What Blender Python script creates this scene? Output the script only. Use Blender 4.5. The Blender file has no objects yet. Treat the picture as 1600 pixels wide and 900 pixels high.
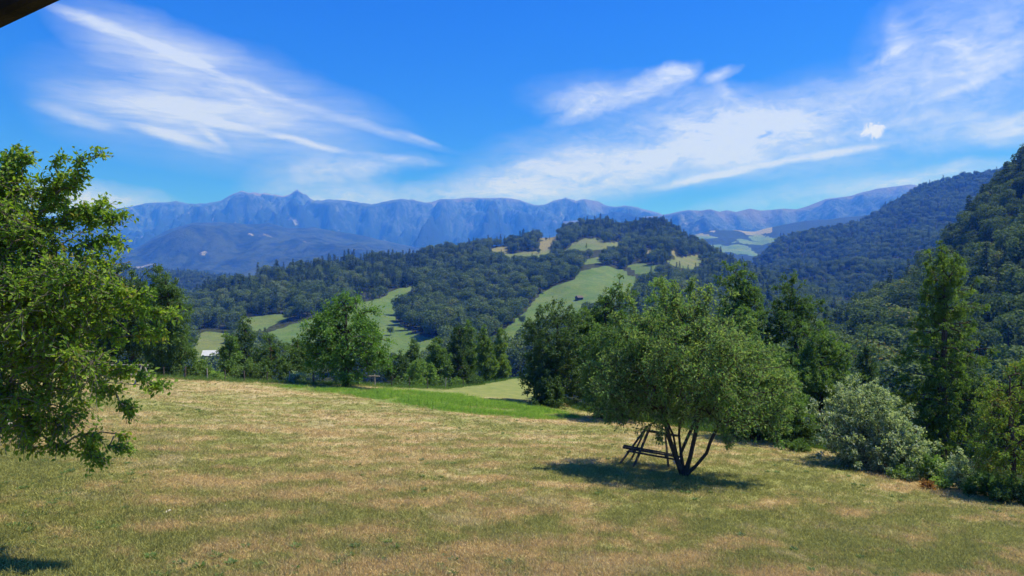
import bpy, math, random
import numpy as np
from math import radians, sin, cos, pi

# ------------------------------------------------------------------ camera, sky, sun
sc = bpy.context.scene
F = 1067.0                                   # focal length in pixels of a 1600 px wide picture
cam_d = bpy.data.cameras.new('camera'); cam = bpy.data.objects.new('camera', cam_d)
sc.collection.objects.link(cam); sc.camera = cam
cam_d.sensor_width = 36; cam_d.lens = 36*F/1600; cam_d.clip_start = .05; cam_d.clip_end = 60000
cam.location = (0, 0, 0); cam.rotation_euler = (radians(90), 0, 0)

SUN_AZ, SUN_EL = radians(80), radians(62)    # azimuth clockwise from the view direction (+Y)
sun_vec = np.array([sin(SUN_AZ)*cos(SUN_EL), cos(SUN_AZ)*cos(SUN_EL), sin(SUN_EL)])
sd = bpy.data.lights.new('sun', 'SUN'); sd.energy = 4.6; sd.angle = radians(.53); sd.color = (1, .955, .88)
so = bpy.data.objects.new('sun', sd); sc.collection.objects.link(so)
so.rotation_euler = (pi/2-SUN_EL, 0, -SUN_AZ + pi)
so.rotation_euler = (-(pi/2-SUN_EL), 0, -SUN_AZ)

sc.view_settings.view_transform = 'Standard'; sc.view_settings.look = 'None'
sc.view_settings.exposure = .65; sc.view_settings.gamma = 1
sc.render.engine = 'CYCLES'
cy = sc.cycles
cy.use_denoising = True
cy.max_bounces = 6; cy.diffuse_bounces = 3; cy.transmission_bounces = 3; cy.volume_bounces = 1
cy.transparent_max_bounces = 6; cy.caustics_reflective = False; cy.caustics_refractive = False
cy.sample_clamp_indirect = 4

rng = np.random.default_rng(7)
C = sc.collection

# ------------------------------------------------------------------ node helpers
def N(nt, typ, **kw):
    n = nt.nodes.new(typ)
    for k, v in kw.items():
        if k.startswith('i_'):
            key = k[2:]
            n.inputs[int(key) if key.isdigit() else key.replace('_', ' ')].default_value = v
        else: setattr(n, k, v)
    return n
def L(nt, a, b): nt.links.new(a, b)
def noise(nt, vec, scale, detail=4, rough=.5, dist=0.0):
    n = N(nt, 'ShaderNodeTexNoise'); n.inputs['Scale'].default_value = scale; n.inputs['Detail'].default_value = detail
    n.inputs['Roughness'].default_value = rough; n.inputs['Distortion'].default_value = dist
    if vec is not None: L(nt, vec, n.inputs['Vector'])
    return n.outputs[0]
def math_(nt, op, a, b=None, c=None, clamp=False):
    n = N(nt, 'ShaderNodeMath', operation=op); n.use_clamp = clamp
    for i, v in enumerate((a, b, c)):
        if v is None: continue
        if isinstance(v, (int, float)): n.inputs[i].default_value = v
        else: L(nt, v, n.inputs[i])
    return n.outputs[0]
def mapr(nt, v, a, b, c=0.0, d=1.0, smooth=True):
    n = N(nt, 'ShaderNodeMapRange'); n.interpolation_type = 'SMOOTHSTEP' if smooth else 'LINEAR'
    L(nt, v, n.inputs[0])
    for i, x in enumerate((a, b, c, d)): n.inputs[i+1].default_value = x
    return n.outputs[0]
def mix(nt, f, a, b, mode='MIX'):
    n = N(nt, 'ShaderNodeMix', data_type='RGBA', blend_type=mode)
    if isinstance(f, (int, float)): n.inputs[0].default_value = f
    else: L(nt, f, n.inputs[0])
    for i, v in ((6, a), (7, b)):
        if isinstance(v, tuple): n.inputs[i].default_value = (*v, 1) if len(v) == 3 else v
        else: L(nt, v, n.inputs[i])
    return n.outputs[2]
def mapping(nt, vec, loc=(0,0,0), rot=(0,0,0), scl=(1,1,1), typ='POINT'):
    n = N(nt, 'ShaderNodeMapping', vector_type=typ); L(nt, vec, n.inputs[0])
    n.inputs[1].default_value = loc; n.inputs[2].default_value = rot; n.inputs[3].default_value = scl
    return n.outputs[0]

# ------------------------------------------------------------------ world: Nishita sky with cirrus
w = bpy.data.worlds.new('World'); sc.world = w; w.use_nodes = True
nt = w.node_tree; nt.nodes.clear()
sky = N(nt, 'ShaderNodeTexSky', sky_type='NISHITA'); sky.sun_disc = False
sky.sun_elevation = SUN_EL; sky.sun_rotation = SUN_AZ
sky.altitude = 1500; sky.air_density = 1.0; sky.dust_density = 1.0; sky.ozone_density = 4.0
tc = N(nt, 'ShaderNodeTexCoord')
sep = N(nt, 'ShaderNodeSeparateXYZ'); L(nt, tc.outputs['Generated'], sep.inputs[0])
az = math_(nt, 'ARCTAN2', sep.outputs[0], sep.outputs[1])
el = math_(nt, 'ARCSINE', sep.outputs[2])
comb = N(nt, 'ShaderNodeCombineXYZ'); L(nt, az, comb.inputs[0]); L(nt, el, comb.inputs[1])
ae = comb.outputs[0]
def AE(u, v):                                 # direction of a picture point as azimuth / elevation
    x, z = (u-800)/F, (450-v)/F
    return math.atan2(x, 1), math.atan2(z, math.hypot(x, 1))
# warp for feathery edges
wn = N(nt, 'ShaderNodeTexNoise'); wn.inputs['Scale'].default_value = 9; wn.inputs['Detail'].default_value = 6; wn.inputs['Roughness'].default_value = .6
L(nt, ae, wn.inputs['Vector'])
vs = N(nt, 'ShaderNodeVectorMath', operation='MULTIPLY_ADD'); L(nt, wn.outputs['Color'], vs.inputs[0])
vs.inputs[1].default_value = (.055, .04, 0); vs.inputs[2].default_value = (-.0275, -.02, 0)
va = N(nt, 'ShaderNodeVectorMath', operation='ADD'); L(nt, ae, va.inputs[0]); L(nt, vs.outputs[0], va.inputs[1])
aw = va.outputs[0]
vs2 = N(nt, 'ShaderNodeVectorMath', operation='MULTIPLY_ADD'); L(nt, wn.outputs['Color'], vs2.inputs[0])
vs2.inputs[1].default_value = (.015, .012, 0); vs2.inputs[2].default_value = (-.0075, -.006, 0)
va2 = N(nt, 'ShaderNodeVectorMath', operation='ADD'); L(nt, ae, va2.inputs[0]); L(nt, vs2.outputs[0], va2.inputs[1])
aw2 = va2.outputs[0]
def blob(acc, p0, p1, wid, amp, sharp=False):   # soft streak between two picture directions
    a0, a1 = AE(*p0), AE(*p1)
    cx, cy_ = (a0[0]+a1[0])/2, (a0[1]+a1[1])/2
    dx, dy = a1[0]-a0[0], a1[1]-a0[1]
    ln = math.hypot(dx, dy)/2; wd = wid/F
    m = mapping(nt, aw2 if sharp else aw, (cx, cy_, 0), (0, 0, math.atan2(dy, dx)), (ln+wd*.6, wd, 1), 'TEXTURE')
    g = N(nt, 'ShaderNodeTexGradient', gradient_type='SPHERICAL'); L(nt, m, g.inputs[0])
    return math_(nt, 'MULTIPLY_ADD', g.outputs[1], amp*1.25, acc)
left = 0.0; right = 0.0; thin = 0.0
for p0, p1, wd, am in [((90,15),(380,120),46,.95), ((80,130),(520,190),85,.85), ((150,110),(640,215),60,.55), ((60,140),(330,185),30,.75), ((200,190),(350,235),18,.5)]:
    left = blob(left, p0, p1, wd*1.15, am)
for p0, p1, wd, am in [((60,2),(230,62),11,.8), ((200,50),(360,122),9,.85), ((340,115),(480,165),8,.45), ((460,160),(720,240),10,.5), ((40,158),(200,205),12,.6), ((180,190),(360,238),9,.75),
        ((250,168),(420,210),8,.8), ((390,200),(560,242),7,.95), ((300,190),(358,232),8,.5), ((560,240),(700,258),8,.45), ((615,200),(690,228),6,.5)]:
    thin = blob(thin, p0, p1, wd, am, True)
for p0, p1, wd, am in [((-40,300),(280,322),26,1.5),((400,300),(600,262),50,.75), ((460,268),(700,250),16,.5), ((420,322),(760,302),22,.8), ((640,312),(1010,290),44,1.0), ((700,290),(960,220),50,.55)]:
    right = blob(right, p0, p1, wd*1.2, am)
for p0, p1, wd, am in [((820,150),(1060,145),38,.45), ((1040,150),(1210,200),42,.45), ((1150,205),(1400,150),40,.4), ((840,165),(1020,135),22,.75), ((980,140),(1085,108),20,1.1), ((1030,112),(1090,112),13,.9), ((850,195),(960,158),13,.65), ((930,205),(1240,180),50,.6), ((1090,128),(1160,108),9,.8), ((1105,120),(1150,165),12,.5),
        ((1010,170),(1090,215),14,.4), ((870,240),(940,215),16,.4), ((860,245),(1280,185),40,.65), ((740,290),(1290,215),40,1.0), ((1000,240),(1270,180),20,.6), ((1000,260),(1400,190),50,.45), ((1100,240),(1620,130),80,.62),
        ((1380,80),(1700,20),72,.8), ((1375,95),(1450,65),18,.6), ((1395,20),(1420,80),16,.5), ((1460,60),(1560,80),14,.5), ((1500,110),(1660,70),30,.5), ((1400,205),(1680,165),44,.5), ((1520,212),(1700,185),22,1.0), ((1250,150),(1500,110),30,.35),
        ((1060,332),(1650,248),20,.75), ((1300,300),(1650,240),12,.45)]:
    right = blob(right, p0, p1, wd*1.2, am)
for p0, p1, wd, am in [((985,302),(1230,250),8,.9), ((1180,262),(1420,216),8,.95), ((1120,190),(1270,172),7,.5), ((1340,110),(1440,60),8,.4), ((1430,165),(1600,95),9,.45), ((1050,215),(1250,195),8,.4)]:
    thin = blob(thin, p0, p1, wd, am, True)
fibL = noise(nt, mapping(nt, aw2, rot=(0,0,radians(20)), scl=(2.2, 15, 1)), 1.6, 9, .62, .4)
fibL2 = noise(nt, mapping(nt, aw2, rot=(0,0,radians(24)), scl=(5, 40, 1)), 2.6, 9, .7, .3)
fibR = noise(nt, mapping(nt, aw, rot=(0,0,radians(-14)), scl=(4, 11, 1)), 1.7, 11, .68, 1.0)
fibR2 = noise(nt, mapping(nt, aw2, rot=(0,0,radians(-18)), scl=(8, 34, 1)), 2.2, 9, .72, .6)
fibS = noise(nt, mapping(nt, aw, rot=(0,0,radians(-38)), scl=(7, 13, 1)), 3.2, 9, .7, 1.6)
def wsum(*ps):
    acc = 0.0
    for v, k in ps: acc = math_(nt, 'MULTIPLY_ADD', v, k, acc)
    return acc
dl = math_(nt, 'MULTIPLY', left, mapr(nt, wsum((fibL, .6), (fibL2, .4)), .36, .66, .3, 1.1, False))
dr = math_(nt, 'MULTIPLY', right, mapr(nt, wsum((fibR, .42), (fibS, .3), (fibR2, .28)), .37, .65, .2, 1.2, False))
dt = math_(nt, 'MULTIPLY', thin, mapr(nt, wsum((fibL2, .5), (fibS, .5)), .36, .62, .45, 1.15, False))
# small puffy cloud
puff = blob(0.0, (1350,207),(1378,197), 21, 1.15, True)
pn = noise(nt, ae, 80, 8, .68, .5)
dp = mapr(nt, math_(nt, 'MULTIPLY', puff, mapr(nt, pn, .36, .66, .2, 1.4, False)), .1, .85)
alpha = math_(nt, 'ADD', math_(nt, 'ADD', dl, dr), dt)
alpha = mapr(nt, alpha, .0, 1.15, 0, .88, False)
alpha = math_(nt, 'MAXIMUM', alpha, math_(nt, 'MULTIPLY', dp, .82))
hsv = N(nt, 'ShaderNodeHueSaturation'); hsv.inputs['Saturation'].default_value = 1.4; hsv.inputs['Value'].default_value = 1.0; hsv.inputs['Hue'].default_value = .5
L(nt, sky.outputs[0], hsv.inputs['Color'])
SKY_MUL = mix(nt, 1.0, hsv.outputs[0], (.40, .62, 1.26), 'MULTIPLY')
ccol = mix(nt, dp, (4.4, 5.1, 6.8), (5.9, 6.3, 7.0))
col = mix(nt, alpha, SKY_MUL, ccol)
bg = N(nt, 'ShaderNodeBackground'); bg.inputs[1].default_value = .1; L(nt, col, bg.inputs[0])
wo = N(nt, 'ShaderNodeOutputWorld'); L(nt, bg.outputs[0], wo.inputs[0])
w.cycles.sampling_method = 'MANUAL'; w.cycles.sample_map_resolution = 512

# ------------------------------------------------------------------ numpy noise
_perm = np.random.default_rng(3).random((512, 512))
def vnoise(x, y):
    xi = np.floor(x).astype(int); yi = np.floor(y).astype(int); fx = x-xi; fy = y-yi
    fx = fx*fx*(3-2*fx); fy = fy*fy*(3-2*fy)
    g = lambda a, b: _perm[a % 512, b % 512]
    return (g(xi,yi)*(1-fx)+g(xi+1,yi)*fx)*(1-fy)+(g(xi,yi+1)*(1-fx)+g(xi+1,yi+1)*fx)*fy
def fbm(x, y, o=5, lac=2.03, gain=.5, ridge=False):
    s = 0; a = 1; t = 0
    for i in range(o):
        n = vnoise(x*lac**i+17.3*i, y*lac**i+9.1*i)
        if ridge: n = 1-abs(2*n-1)
        s = s+n*a; t += a; a *= gain
    return s/t
def interp(u, pts):
    p = np.array(pts, float); return np.interp(u, p[:,0], p[:,1])
def sstep(a, b, x):
    t = np.clip((x-a)/(b-a), 0, 1); return t*t*(3-2*t)
def inpoly(u, v, poly):
    inside = np.zeros(np.shape(u), bool); n = len(poly)
    for i in range(n):
        x0, y0 = poly[i]; x1, y1 = poly[(i+1) % n]
        if y0 == y1: continue
        c = ((y0 > v) != (y1 > v)) & (u < (x1-x0)*(v-y0)/(y1-y0)+x0)
        inside ^= c
    return inside

# ------------------------------------------------------------------ mesh helpers
def np_mesh(name, verts, faces_flat, nper, mats, mat_idx=None, attrs=None, smooth=False):
    """verts (n,3); faces_flat ints; nper = vertices per face (int or array)"""
    me = bpy.data.meshes.new(name)
    verts = np.asarray(verts, np.float32); fl = np.asarray(faces_flat, np.int32).ravel()
    if np.isscalar(nper): tot = np.full(len(fl)//nper, nper, np.int32)
    else: tot = np.asarray(nper, np.int32)
    me.vertices.add(len(verts)); me.vertices.foreach_set('co', verts.ravel())
    me.loops.add(len(fl)); me.loops.foreach_set('vertex_index', fl)
    me.polygons.add(len(tot)); st = np.zeros(len(tot), np.int32); st[1:] = np.cumsum(tot)[:-1]
    me.polygons.foreach_set('loop_start', st)
    for m in mats: me.materials.append(m)
    if mat_idx is not None: me.polygons.foreach_set('material_index', np.asarray(mat_idx, np.int32))
    me.polygons.foreach_set('use_smooth', np.full(len(tot), smooth, bool))
    me.update(calc_edges=True)
    if attrs:
        for k, (dom, arr) in attrs.items():
            a = me.attributes.new(k, 'FLOAT', dom); a.data.foreach_set('value', np.asarray(arr, np.float32))
    return me
def link(name, me, parent=None, label=None, cat=None, group=None, kind=None, loc=None):
    o = bpy.data.objects.new(name, me); C.objects.link(o)
    if parent is not None: o.parent = parent
    if loc is not None: o.location = loc
    if label: o['label'] = label
    if cat: o['category'] = cat
    if group: o['group'] = group
    if kind: o['kind'] = kind
    return o
def grid_faces(nr, nc):
    i = np.arange(nr-1)[:,None]*nc+np.arange(nc-1)[None,:]
    return np.stack([i, i+1, i+1+nc, i+nc], -1).reshape(-1, 4)
class MB:
    def __init__(s): s.v = []; s.f = []; s.n = 0
    def add(s, v, f):
        s.v.append(np.asarray(v, float)); s.f += [[i+s.n for i in q] for q in f]; s.n += len(v)
    def beam(s, a, b, w, h=None, up=(0,0,1), taper=1.0):      # squared timber between two points
        a, b = np.array(a, float), np.array(b, float); h = h or w
        d = (b-a)/np.linalg.norm(b-a); up = np.array(up, float)
        if abs(d@up) > .95: up = np.array([0, 1., 0])
        r = np.cross(d, up); r /= np.linalg.norm(r); q = np.cross(r, d)
        e = .18*min(w, h)
        prof = [(-w/2+e,-h/2),(w/2-e,-h/2),(w/2,-h/2+e),(w/2,h/2-e),(w/2-e,h/2),(-w/2+e,h/2),(-w/2,h/2-e),(-w/2,-h/2+e)]
        v = [a+r*x+q*y for x, y in prof]+[b+(r*x+q*y)*taper for x, y in prof]
        s.add(v, [[i, (i+1)%8, 8+(i+1)%8, 8+i] for i in range(8)]+[list(range(7,-1,-1)), list(range(8,16))])
    def tube(s, pts, rad, n=6):
        pts = [np.array(p, float) for p in pts]; k = len(pts)
        if np.isscalar(rad): rad = [rad]*k
        v = []
        for i, p in enumerate(pts):
            d = pts[min(i+1,k-1)]-pts[max(i-1,0)]; d /= np.linalg.norm(d)+1e-9
            r = np.cross(d, (0,0,1) if abs(d[2]) < .9 else (0,1,0)); r /= np.linalg.norm(r); q = np.cross(d, r)
            v += [p+(r*cos(2*pi*j/n)+q*sin(2*pi*j/n))*rad[i] for j in range(n)]
        f = [[i*n+j, i*n+(j+1)%n, (i+1)*n+(j+1)%n, (i+1)*n+j] for i in range(k-1) for j in range(n)]
        f += [list(range(n-1,-1,-1)), [(k-1)*n+j for j in range(n)]]
        s.add(v, f)
    def box(s, c, sz, rz=0.0):
        x, y, z = np.array(sz)/2; v = []
        for dz in (-z, z):
            for dx, dy in ((-x,-y),(x,-y),(x,y),(-x,y)):
                v.append((c[0]+dx*cos(rz)-dy*sin(rz), c[1]+dx*sin(rz)+dy*cos(rz), c[2]+dz))
        s.add(v, [[3,2,1,0],[4,5,6,7],[0,1,5,4],[1,2,6,5],[2,3,7,6],[3,0,4,7]])
    def mesh(s, name, mat, smooth=False):
        me = bpy.data.meshes.new(name); me.from_pydata([tuple(p) for p in np.concatenate(s.v)], [], s.f)
        me.materials.append(mat); me.update()
        if smooth: me.polygons.foreach_set('use_smooth', [True]*len(me.polygons))
        return me

# ------------------------------------------------------------------ materials
def new_mat(name):
    m = bpy.data.materials.new(name); m.use_nodes = True; nt = m.node_tree; nt.nodes.clear()
    out = N(nt, 'ShaderNodeOutputMaterial'); return m, nt, out
def pbsdf(nt, col, rough=.8, spec=.3, normal=None):
    b = N(nt, 'ShaderNodeBsdfPrincipled')
    if isinstance(col, tuple): b.inputs['Base Color'].default_value = (*col, 1)
    else: L(nt, col, b.inputs['Base Color'])
    b.inputs['Roughness'].default_value = rough; b.inputs['Specular IOR Level'].default_value = spec
    if normal is not None: L(nt, normal, b.inputs['Normal'])
    return b.outputs[0]
def bump(nt, h, strength, dist):
    b = N(nt, 'ShaderNodeBump'); b.inputs['Strength'].default_value = strength; b.inputs['Distance'].default_value = dist
    L(nt, h, b.inputs['Height']); return b.outputs[0]
def leaf_mat(name, dark, mid, light, transl=.35, rough=.5, spec=.4, odd=None, back=None):
    rough += .1; spec *= .45; transl *= 1.2
    if transl > .24: dark, mid, light = ((c[0]*1.75, c[1]*1.92, c[2]*1.65) for c in (dark, mid, light))
    m, nt, out = new_mat(name)
    at = N(nt, 'ShaderNodeAttribute', attribute_name='tone')
    oi = N(nt, 'ShaderNodeObjectInfo')
    t = math_(nt, 'ADD', at.outputs['Fac'], math_(nt, 'MULTIPLY_ADD', oi.outputs['Random'], .5, -.25))
    cr = N(nt, 'ShaderNodeValToRGB'); L(nt, t, cr.inputs[0])
    e = cr.color_ramp.elements; e[0].position = .1; e[0].color = (*dark, 1); e[1].position = .85; e[1].color = (*light, 1)
    k = e.new(.5); k.color = (*mid, 1)
    if odd: k = e.new(.96); k.color = (*odd, 1)
    c = cr.outputs[0]
    if back is not None:
        geo = N(nt, 'ShaderNodeNewGeometry'); c = mix(nt, geo.outputs['Backfacing'], c, back)
    p = pbsdf(nt, c, rough, spec)
    tr = N(nt, 'ShaderNodeBsdfTranslucent'); tcol = mix(nt, 1.0, c, (1.45, 1.6, .55), 'MULTIPLY'); L(nt, tcol, tr.inputs[0])
    ms = N(nt, 'ShaderNodeMixShader'); ms.inputs[0].default_value = transl
    L(nt, p, ms.inputs[1]); L(nt, tr.outputs[0], ms.inputs[2]); L(nt, ms.outputs[0], out.inputs[0])
    return m
def bark_mat(name, a, b, scale=6):
    m, nt, out = new_mat(name); geo = N(nt, 'ShaderNodeNewGeometry')
    v = mapping(nt, geo.outputs['Position'], scl=(1, 1, .25))
    n1 = noise(nt, v, scale*4, 6, .65)
    c = mix(nt, mapr(nt, n1, .35, .65), a, b)
    L(nt, pbsdf(nt, c, .9, .15, bump(nt, n1, .8, .02)), out.inputs[0]); return m

M = {}
M['leaf_plum'] = leaf_mat('leaf_plum', (.026,.052,.013), (.062,.108,.018), (.14,.185,.026), .38, .42, .5, (.22,.2,.03))
M['leaf_apple'] = leaf_mat('leaf_apple', (.05,.088,.03), (.09,.15,.052), (.15,.22,.08), .38, .45, .5, back=(.2,.27,.14))
M['leaf_walnut'] = leaf_mat('leaf_walnut', (.028,.06,.016), (.055,.105,.024), (.09,.15,.035), .32, .4, .5)
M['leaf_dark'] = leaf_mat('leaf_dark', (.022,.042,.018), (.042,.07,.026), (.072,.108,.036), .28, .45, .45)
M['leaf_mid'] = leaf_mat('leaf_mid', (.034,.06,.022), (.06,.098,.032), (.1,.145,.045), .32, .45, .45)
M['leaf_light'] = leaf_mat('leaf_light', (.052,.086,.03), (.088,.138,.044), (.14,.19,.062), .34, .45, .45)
M['leaf_silver'] = leaf_mat('leaf_silver', (.05,.075,.04), (.095,.125,.075), (.18,.21,.135), .26, .4, .7, back=(.46,.52,.42))
M['leaf_birch'] = leaf_mat('leaf_birch', (.04,.068,.02), (.07,.105,.028), (.12,.155,.038), .36, .45, .4, (.2,.17,.04))
M['leaf_rust'] = leaf_mat('leaf_rust', (.10,.05,.025), (.16,.07,.03), (.22,.11,.05), .25, .6, .2)
M['leaf_maize'] = leaf_mat('leaf_maize', (.07,.12,.03), (.11,.175,.045), (.17,.22,.07), .4, .6, .2)
M['far_broad'] = leaf_mat('far_broad', (.04,.07,.026), (.09,.14,.046), (.155,.21,.07), .2, .65, .1, (.2,.16,.05))
M['far_spruce'] = leaf_mat('far_spruce', (.03,.06,.026), (.058,.104,.04), (.1,.15,.058), .12, .65, .12)
M['bark'] = bark_mat('bark', (.035,.028,.022), (.10,.08,.062))
M['bark_grey'] = bark_mat('bark_grey', (.07,.062,.052), (.2,.18,.155))
M['bark_birch'] = bark_mat('bark_birch', (.12,.11,.1), (.6,.58,.54), 2)
M['old_wood'] = bark_mat('old_wood', (.05,.042,.035), (.13,.11,.09))
M['grey_wood'] = bark_mat('grey_wood', (.22,.2,.18), (.42,.39,.35))
M['eave_wood'] = bark_mat('eave_wood', (.006,.005,.005), (.014,.011,.01))
def simple_mat(name, col, rough=.6, spec=.3, metal=0, nscale=3, var=.3):
    m, nt, out = new_mat(name); geo = N(nt, 'ShaderNodeNewGeometry')
    n1 = noise(nt, geo.outputs['Position'], nscale, 5, .6)
    c = mix(nt, mapr(nt, n1, .3, .7), tuple(x*(1-var) for x in col), tuple(min(1, x*(1+var)) for x in col))
    b = N(nt, 'ShaderNodeBsdfPrincipled'); L(nt, c, b.inputs[0]); b.inputs['Roughness'].default_value = rough
    b.inputs['Metallic'].default_value = metal; b.inputs['Specular IOR Level'].default_value = spec
    L(nt, b.outputs[0], out.inputs[0]); return m
M['metal_roof'] = simple_mat('metal_roof', (.5,.52,.55), .5, .5, .2, 1, .08)
M['red_roof'] = simple_mat('red_roof', (.09,.075,.065), .8)
M['wall_wood'] = simple_mat('wall_wood', (.09,.065,.05), .85)
M['stone'] = simple_mat('stone', (.5,.47,.42), .85, .2, 0, 20, .25)
M['wire'] = simple_mat('wire', (.06,.055,.05), .8, .1)

def lawn_colour(nt):
    geo = N(nt, 'ShaderNodeNewGeometry'); P = geo.outputs['Position']
    flat = mapping(nt, P, scl=(1, 1, 0))
    big = noise(nt, mapping(nt, flat, rot=(0,0,radians(35)), scl=(.6, 1.3, 1)), .16, 5, .62, .5)
    med = noise(nt, flat, 1.1, 6, .68)
    fine = noise(nt, flat, 9, 6, .75)
    vfine = noise(nt, flat, 42, 4, .7)
    wv = N(nt, 'ShaderNodeTexWave', wave_type='BANDS', bands_direction='X'); L(nt, mapping(nt, flat, rot=(0,0,radians(52))), wv.inputs[0])
    wv.inputs['Scale'].default_value = .22; wv.inputs['Distortion'].default_value = 3.5; wv.inputs['Detail'].default_value = 3; wv.inputs['Detail Scale'].default_value = .35
    big = math_(nt, 'MULTIPLY_ADD', wv.outputs[1], .07, math_(nt, 'ADD', big, -.03))
    g = math_(nt, 'ADD', math_(nt, 'MULTIPLY', big, .5), math_(nt, 'ADD', math_(nt, 'MULTIPLY', med, .34), math_(nt, 'MULTIPLY', fine, .24)))
    gm = mapr(nt, g, .478, .57)
    straw = mix(nt, mapr(nt, fine, .3, .7), (.36,.28,.145), (.52,.43,.255))
    straw = mix(nt, mapr(nt, vfine, .35, .68), mix(nt, .45, straw, (.2,.14,.07)), straw)
    green = mix(nt, mapr(nt, fine, .3, .7), (.165,.185,.06), (.27,.27,.105))
    c = mix(nt, gm, straw, green)
    bare = mapr(nt, noise(nt, flat, .55, 5, .6), .55, .68)
    c = mix(nt, math_(nt, 'MULTIPLY', bare, .6), c, (.44,.36,.235))
    at = N(nt, 'ShaderNodeAttribute', attribute_name='lush')
    return c, at, fine, vfine, med
m, nt, out = new_mat('lawn'); c, at, fine, vfine, med = lawn_colour(nt)
lush = mix(nt, mapr(nt, fine, .3, .7), (.10,.165,.04), (.18,.25,.075))
lush = mix(nt, mapr(nt, med, .42, .62, 0, .5), lush, (.2,.2,.08))
lf = mapr(nt, math_(nt, 'ADD', at.outputs['Fac'], math_(nt, 'MULTIPLY_ADD', med, 1.0, -.5)), .32, .62)
c = mix(nt, lf, c, lush)
fm = N(nt, 'ShaderNodeAttribute', attribute_name='far_meadow')
c = mix(nt, fm.outputs['Fac'], c, mix(nt, mapr(nt, med, .4, .6), (.12,.17,.05), (.19,.215,.07)))
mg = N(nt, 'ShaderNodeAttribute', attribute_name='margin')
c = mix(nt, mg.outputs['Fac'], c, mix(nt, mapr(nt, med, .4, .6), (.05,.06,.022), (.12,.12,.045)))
hgt = math_(nt, 'ADD', fine, math_(nt, 'MULTIPLY', vfine, .6))
L(nt, pbsdf(nt, c, .95, .08, bump(nt, hgt, .4, .04)), out.inputs[0]); M['lawn'] = m
m, nt, out = new_mat('grass_blade'); c, at, fine, vfine, med = lawn_colour(nt)
oi = N(nt, 'ShaderNodeObjectInfo')
c = mix(nt, 1.0, c, mix(nt, oi.outputs['Random'], (1.0,1.0,.95), (2.0,1.95,1.75)), 'MULTIPLY')
b1 = pbsdf(nt, c, .7, .15); tr = N(nt, 'ShaderNodeBsdfTranslucent'); L(nt, c, tr.inputs[0])
ms = N(nt, 'ShaderNodeMixShader'); ms.inputs[0].default_value = .45; L(nt, b1, ms.inputs[1]); L(nt, tr.outputs[0], ms.inputs[2]); L(nt, ms.outputs[0], out.inputs[0])
M['grass_blade'] = m
def hill_mat(name, meadow_a, meadow_b, straw, floor_a, floor_b, scale):
    m, nt, out = new_mat(name); geo = N(nt, 'ShaderNodeNewGeometry'); P = mapping(nt, geo.outputs['Position'], scl=(1,1,.3))
    n1 = noise(nt, P, .012*scale, 6, .6); n2 = noise(nt, P, .05*scale, 6, .7); n3 = noise(nt, P, .3*scale, 5, .7)
    md = mix(nt, mapr(nt, n2, .35, .65), meadow_a, meadow_b)
    sa = N(nt, 'ShaderNodeAttribute', attribute_name='straw')
    sf = mapr(nt, math_(nt, 'ADD', math_(nt, 'MULTIPLY', sa.outputs['Fac'], 1.0), math_(nt, 'MULTIPLY_ADD', n1, 1.2, -.6)), .15, .85)
    md = mix(nt, sf, md, straw)
    md = mix(nt, mapr(nt, n3, .4, .75, 0, .35), md, floor_b)
    fl = mix(nt, mapr(nt, n3, .35, .65), floor_a, floor_b)
    at = N(nt, 'ShaderNodeAttribute', attribute_name='wood')
    wd = mapr(nt, math_(nt, 'ADD', at.outputs['Fac'], math_(nt, 'MULTIPLY_ADD', n2, .5, -.25)), .4, .6)
    c = mix(nt, wd, md, fl)
    L(nt, pbsdf(nt, c, .95, .05, bump(nt, n3, .6, 1.5)), out.inputs[0]); return m
M['hill'] = hill_mat('hill', (.075,.14,.035), (.115,.165,.05), (.175,.165,.08), (.02,.026,.012), (.045,.055,.022), 1)
M['far_hill'] = hill_mat('far_hill', (.08,.15,.045), (.13,.19,.06), (.2,.19,.10), (.012,.024,.012), (.03,.045,.02), .3)

def mountain_mat():
    m, nt, out = new_mat('mountain_rock'); geo = N(nt, 'ShaderNodeNewGeometry'); P = geo.outputs['Position']
    st = mapping(nt, P, scl=(1, .6, .45))
    n0 = noise(nt, P, .0011, 6, .6); n1 = noise(nt, st, .006, 8, .66, .3); n2 = noise(nt, st, .025, 7, .7)
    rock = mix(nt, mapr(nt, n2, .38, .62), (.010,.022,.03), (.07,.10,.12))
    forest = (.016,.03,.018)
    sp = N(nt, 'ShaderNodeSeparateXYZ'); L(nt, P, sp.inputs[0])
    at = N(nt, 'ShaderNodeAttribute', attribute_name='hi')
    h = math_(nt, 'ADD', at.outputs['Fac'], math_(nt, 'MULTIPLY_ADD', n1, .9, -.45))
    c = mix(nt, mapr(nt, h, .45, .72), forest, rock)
    scree = mapr(nt, math_(nt, 'ADD', n1, math_(nt, 'MULTIPLY', n2, .35)),   .79, .9)
    c = mix(nt, math_(nt, 'MULTIPLY', scree, .6), c, (.26,.27,.28))
    topf = mapr(nt, math_(nt, 'ADD', at.outputs['Fac'], math_(nt, 'MULTIPLY_ADD', n0, .3, -.15)), .82, .95)
    tg = N(nt, 'ShaderNodeAttribute', attribute_name='grass')
    c = mix(nt, math_(nt, 'MULTIPLY', topf, tg.outputs['Fac']), c, (.15,.125,.06))
    L(nt, pbsdf(nt, c, .95, .05, bump(nt, n2, 1, 25)), out.inputs[0]); return m
M['mountain'] = mountain_mat()
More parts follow.
